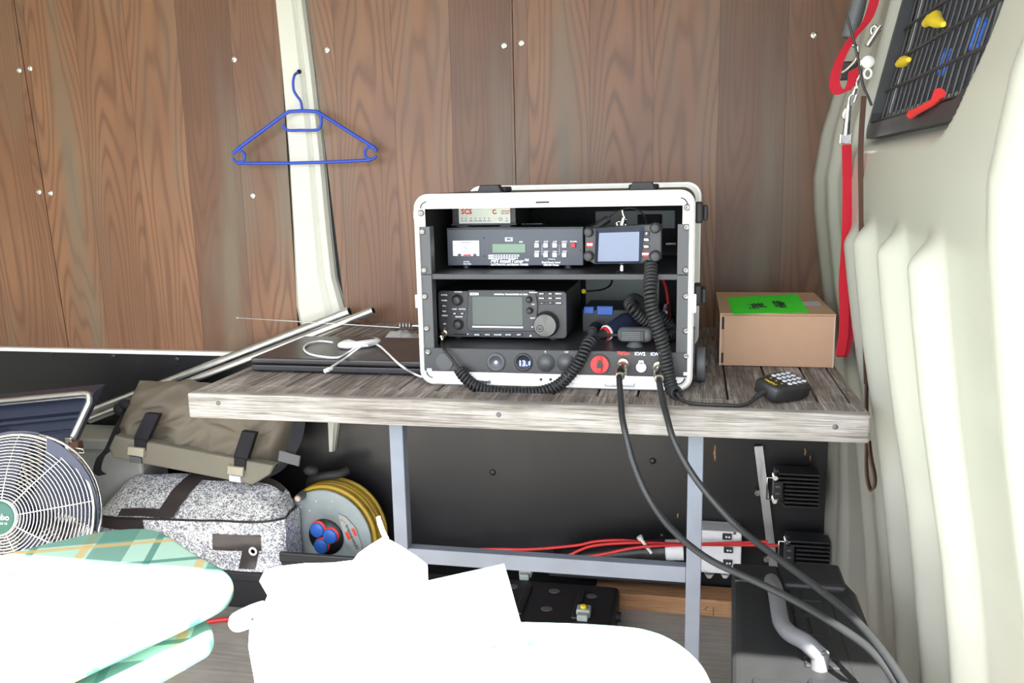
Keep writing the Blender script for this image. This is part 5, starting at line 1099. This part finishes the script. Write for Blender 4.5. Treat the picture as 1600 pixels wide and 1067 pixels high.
pl = [(p.x, p.y) for p in smooth_path([Pz(x, y, .50) for x, y in ((470, 975), (560, 966), (700, 964), (860, 967), (950, 971), (1010, 978), (1055, 995), (1090, 1022), (1110, 1052), (1122, 1100), (1124, 1180), (1090, 1260), (800, 1290), (500, 1280), (400, 1240), (400, 1060))], 6, True)]
b = B(); b.prism(pl, .462, .50, 0, None, .014, 5, True); b.obj('seat_pad', 'plaid', t)
b = B(); b.tube([(-.47, 1.07, .452), (-.03, 1.07, .452), (-.03, .78, .452), (-.47, .78, .452)], .010, 0, 8, True); b.obj('frame', 'alu', t)
for x, y, x2 in ((-.47, 1.07, -.08), (-.03, 1.07, -.42), (-.47, .78, -.08), (-.03, .78, -.42)):
    b = B(); b.tube([(x, y, .452), (x2, y-.012*(1 if x < -.3 else -1), .0)], .009, 0, 8); b.obj('leg', 'alu', t)
# white cotton bag
ol = [(600, 838), (625, 852), (650, 868), (668, 882), (669, 905), (675, 950), (690, 985), (720, 1060), (700, 1150), (560, 1190), (440, 1150), (402, 1090), (396, 1055), (388, 1010), (390, 980), (398, 962), (412, 945), (418, 930), (405, 908), (414, 890), (440, 884), (475, 880), (520, 879), (552, 875), (560, 864), (580, 850)]
Yw = 1.0; cx, cy = 555, 1000; N_ = len(ol)
t = thing('cotton_bag', 'crumpled white cotton bag glaring in the sun on the second camping chair', 'bag', (-.45, 1.0, .505))
b = B(); RG = 12
def cb(i, r, s_):
    x, y = ol[i % N_]; x = cx+(x-cx)*r; y = cy+(y-cy)*r; h = math.sqrt(max(0, 1-r**2.5))
    nn = noise.noise((x*.018, y*.018, 3+s_))*.030*h+noise.noise((x*.05, y*.05, 7))*.010*h
    p = P(x, y, Yw+(-.09*h+nn if s_ else .07*h))
    if p.x > -.53: p.z = max(p.z, .493)
    return p
for s_ in (1, 0):
    b.add([cb(i, (j+.02)/(RG+.02), s_) for j in range(RG+1) for i in range(N_)], [(j*N_+i, j*N_+(i+1) % N_, (j+1)*N_+(i+1) % N_, (j+1)*N_+i) for j in range(RG) for i in range(N_)], 0, None, True)
b.obj('body', 'cloth', t)
b = B(); b.tube(smooth_path([P(x, y, 1.0) for x, y in ((604, 842), (599, 832), (594, 818), (591, 807))], 5), [.0035]*12+[.003]*4, 0, 6); b.obj('drawstring', 'cloth', t)
b = B(); q = [P(x, y, 1.0) for x, y in ((412, 945), (398, 952), (380, 962), (368, 970), (372, 978), (392, 974))]; b.tube(smooth_path(q, 5), [.006+.004*math.sin(PI*i/25) for i in range(26)], 0, 8); b.obj('handle_strap', 'cloth', t)
# white sheet
q0, q1, q2, q3 = P(655, 912, 1.065), P(787, 882, 1.065), P(823, 972, 1.035), P(690, 995, 1.035)
q2.z = q3.z = .5015
b = B(); v = [q0, q1, q2, q3]; v += [p+Vector((0, .004, 0)) for p in v]; b.add(v, [(0, 1, 2, 3), (7, 6, 5, 4), (0, 4, 5, 1), (1, 5, 6, 2), (2, 6, 7, 3), (3, 7, 4, 0)])
tag(b.obj('paper_pad', 'paper', at=q3), 'white rectangular paper pad propped behind the cotton bag, one corner up', 'paper')
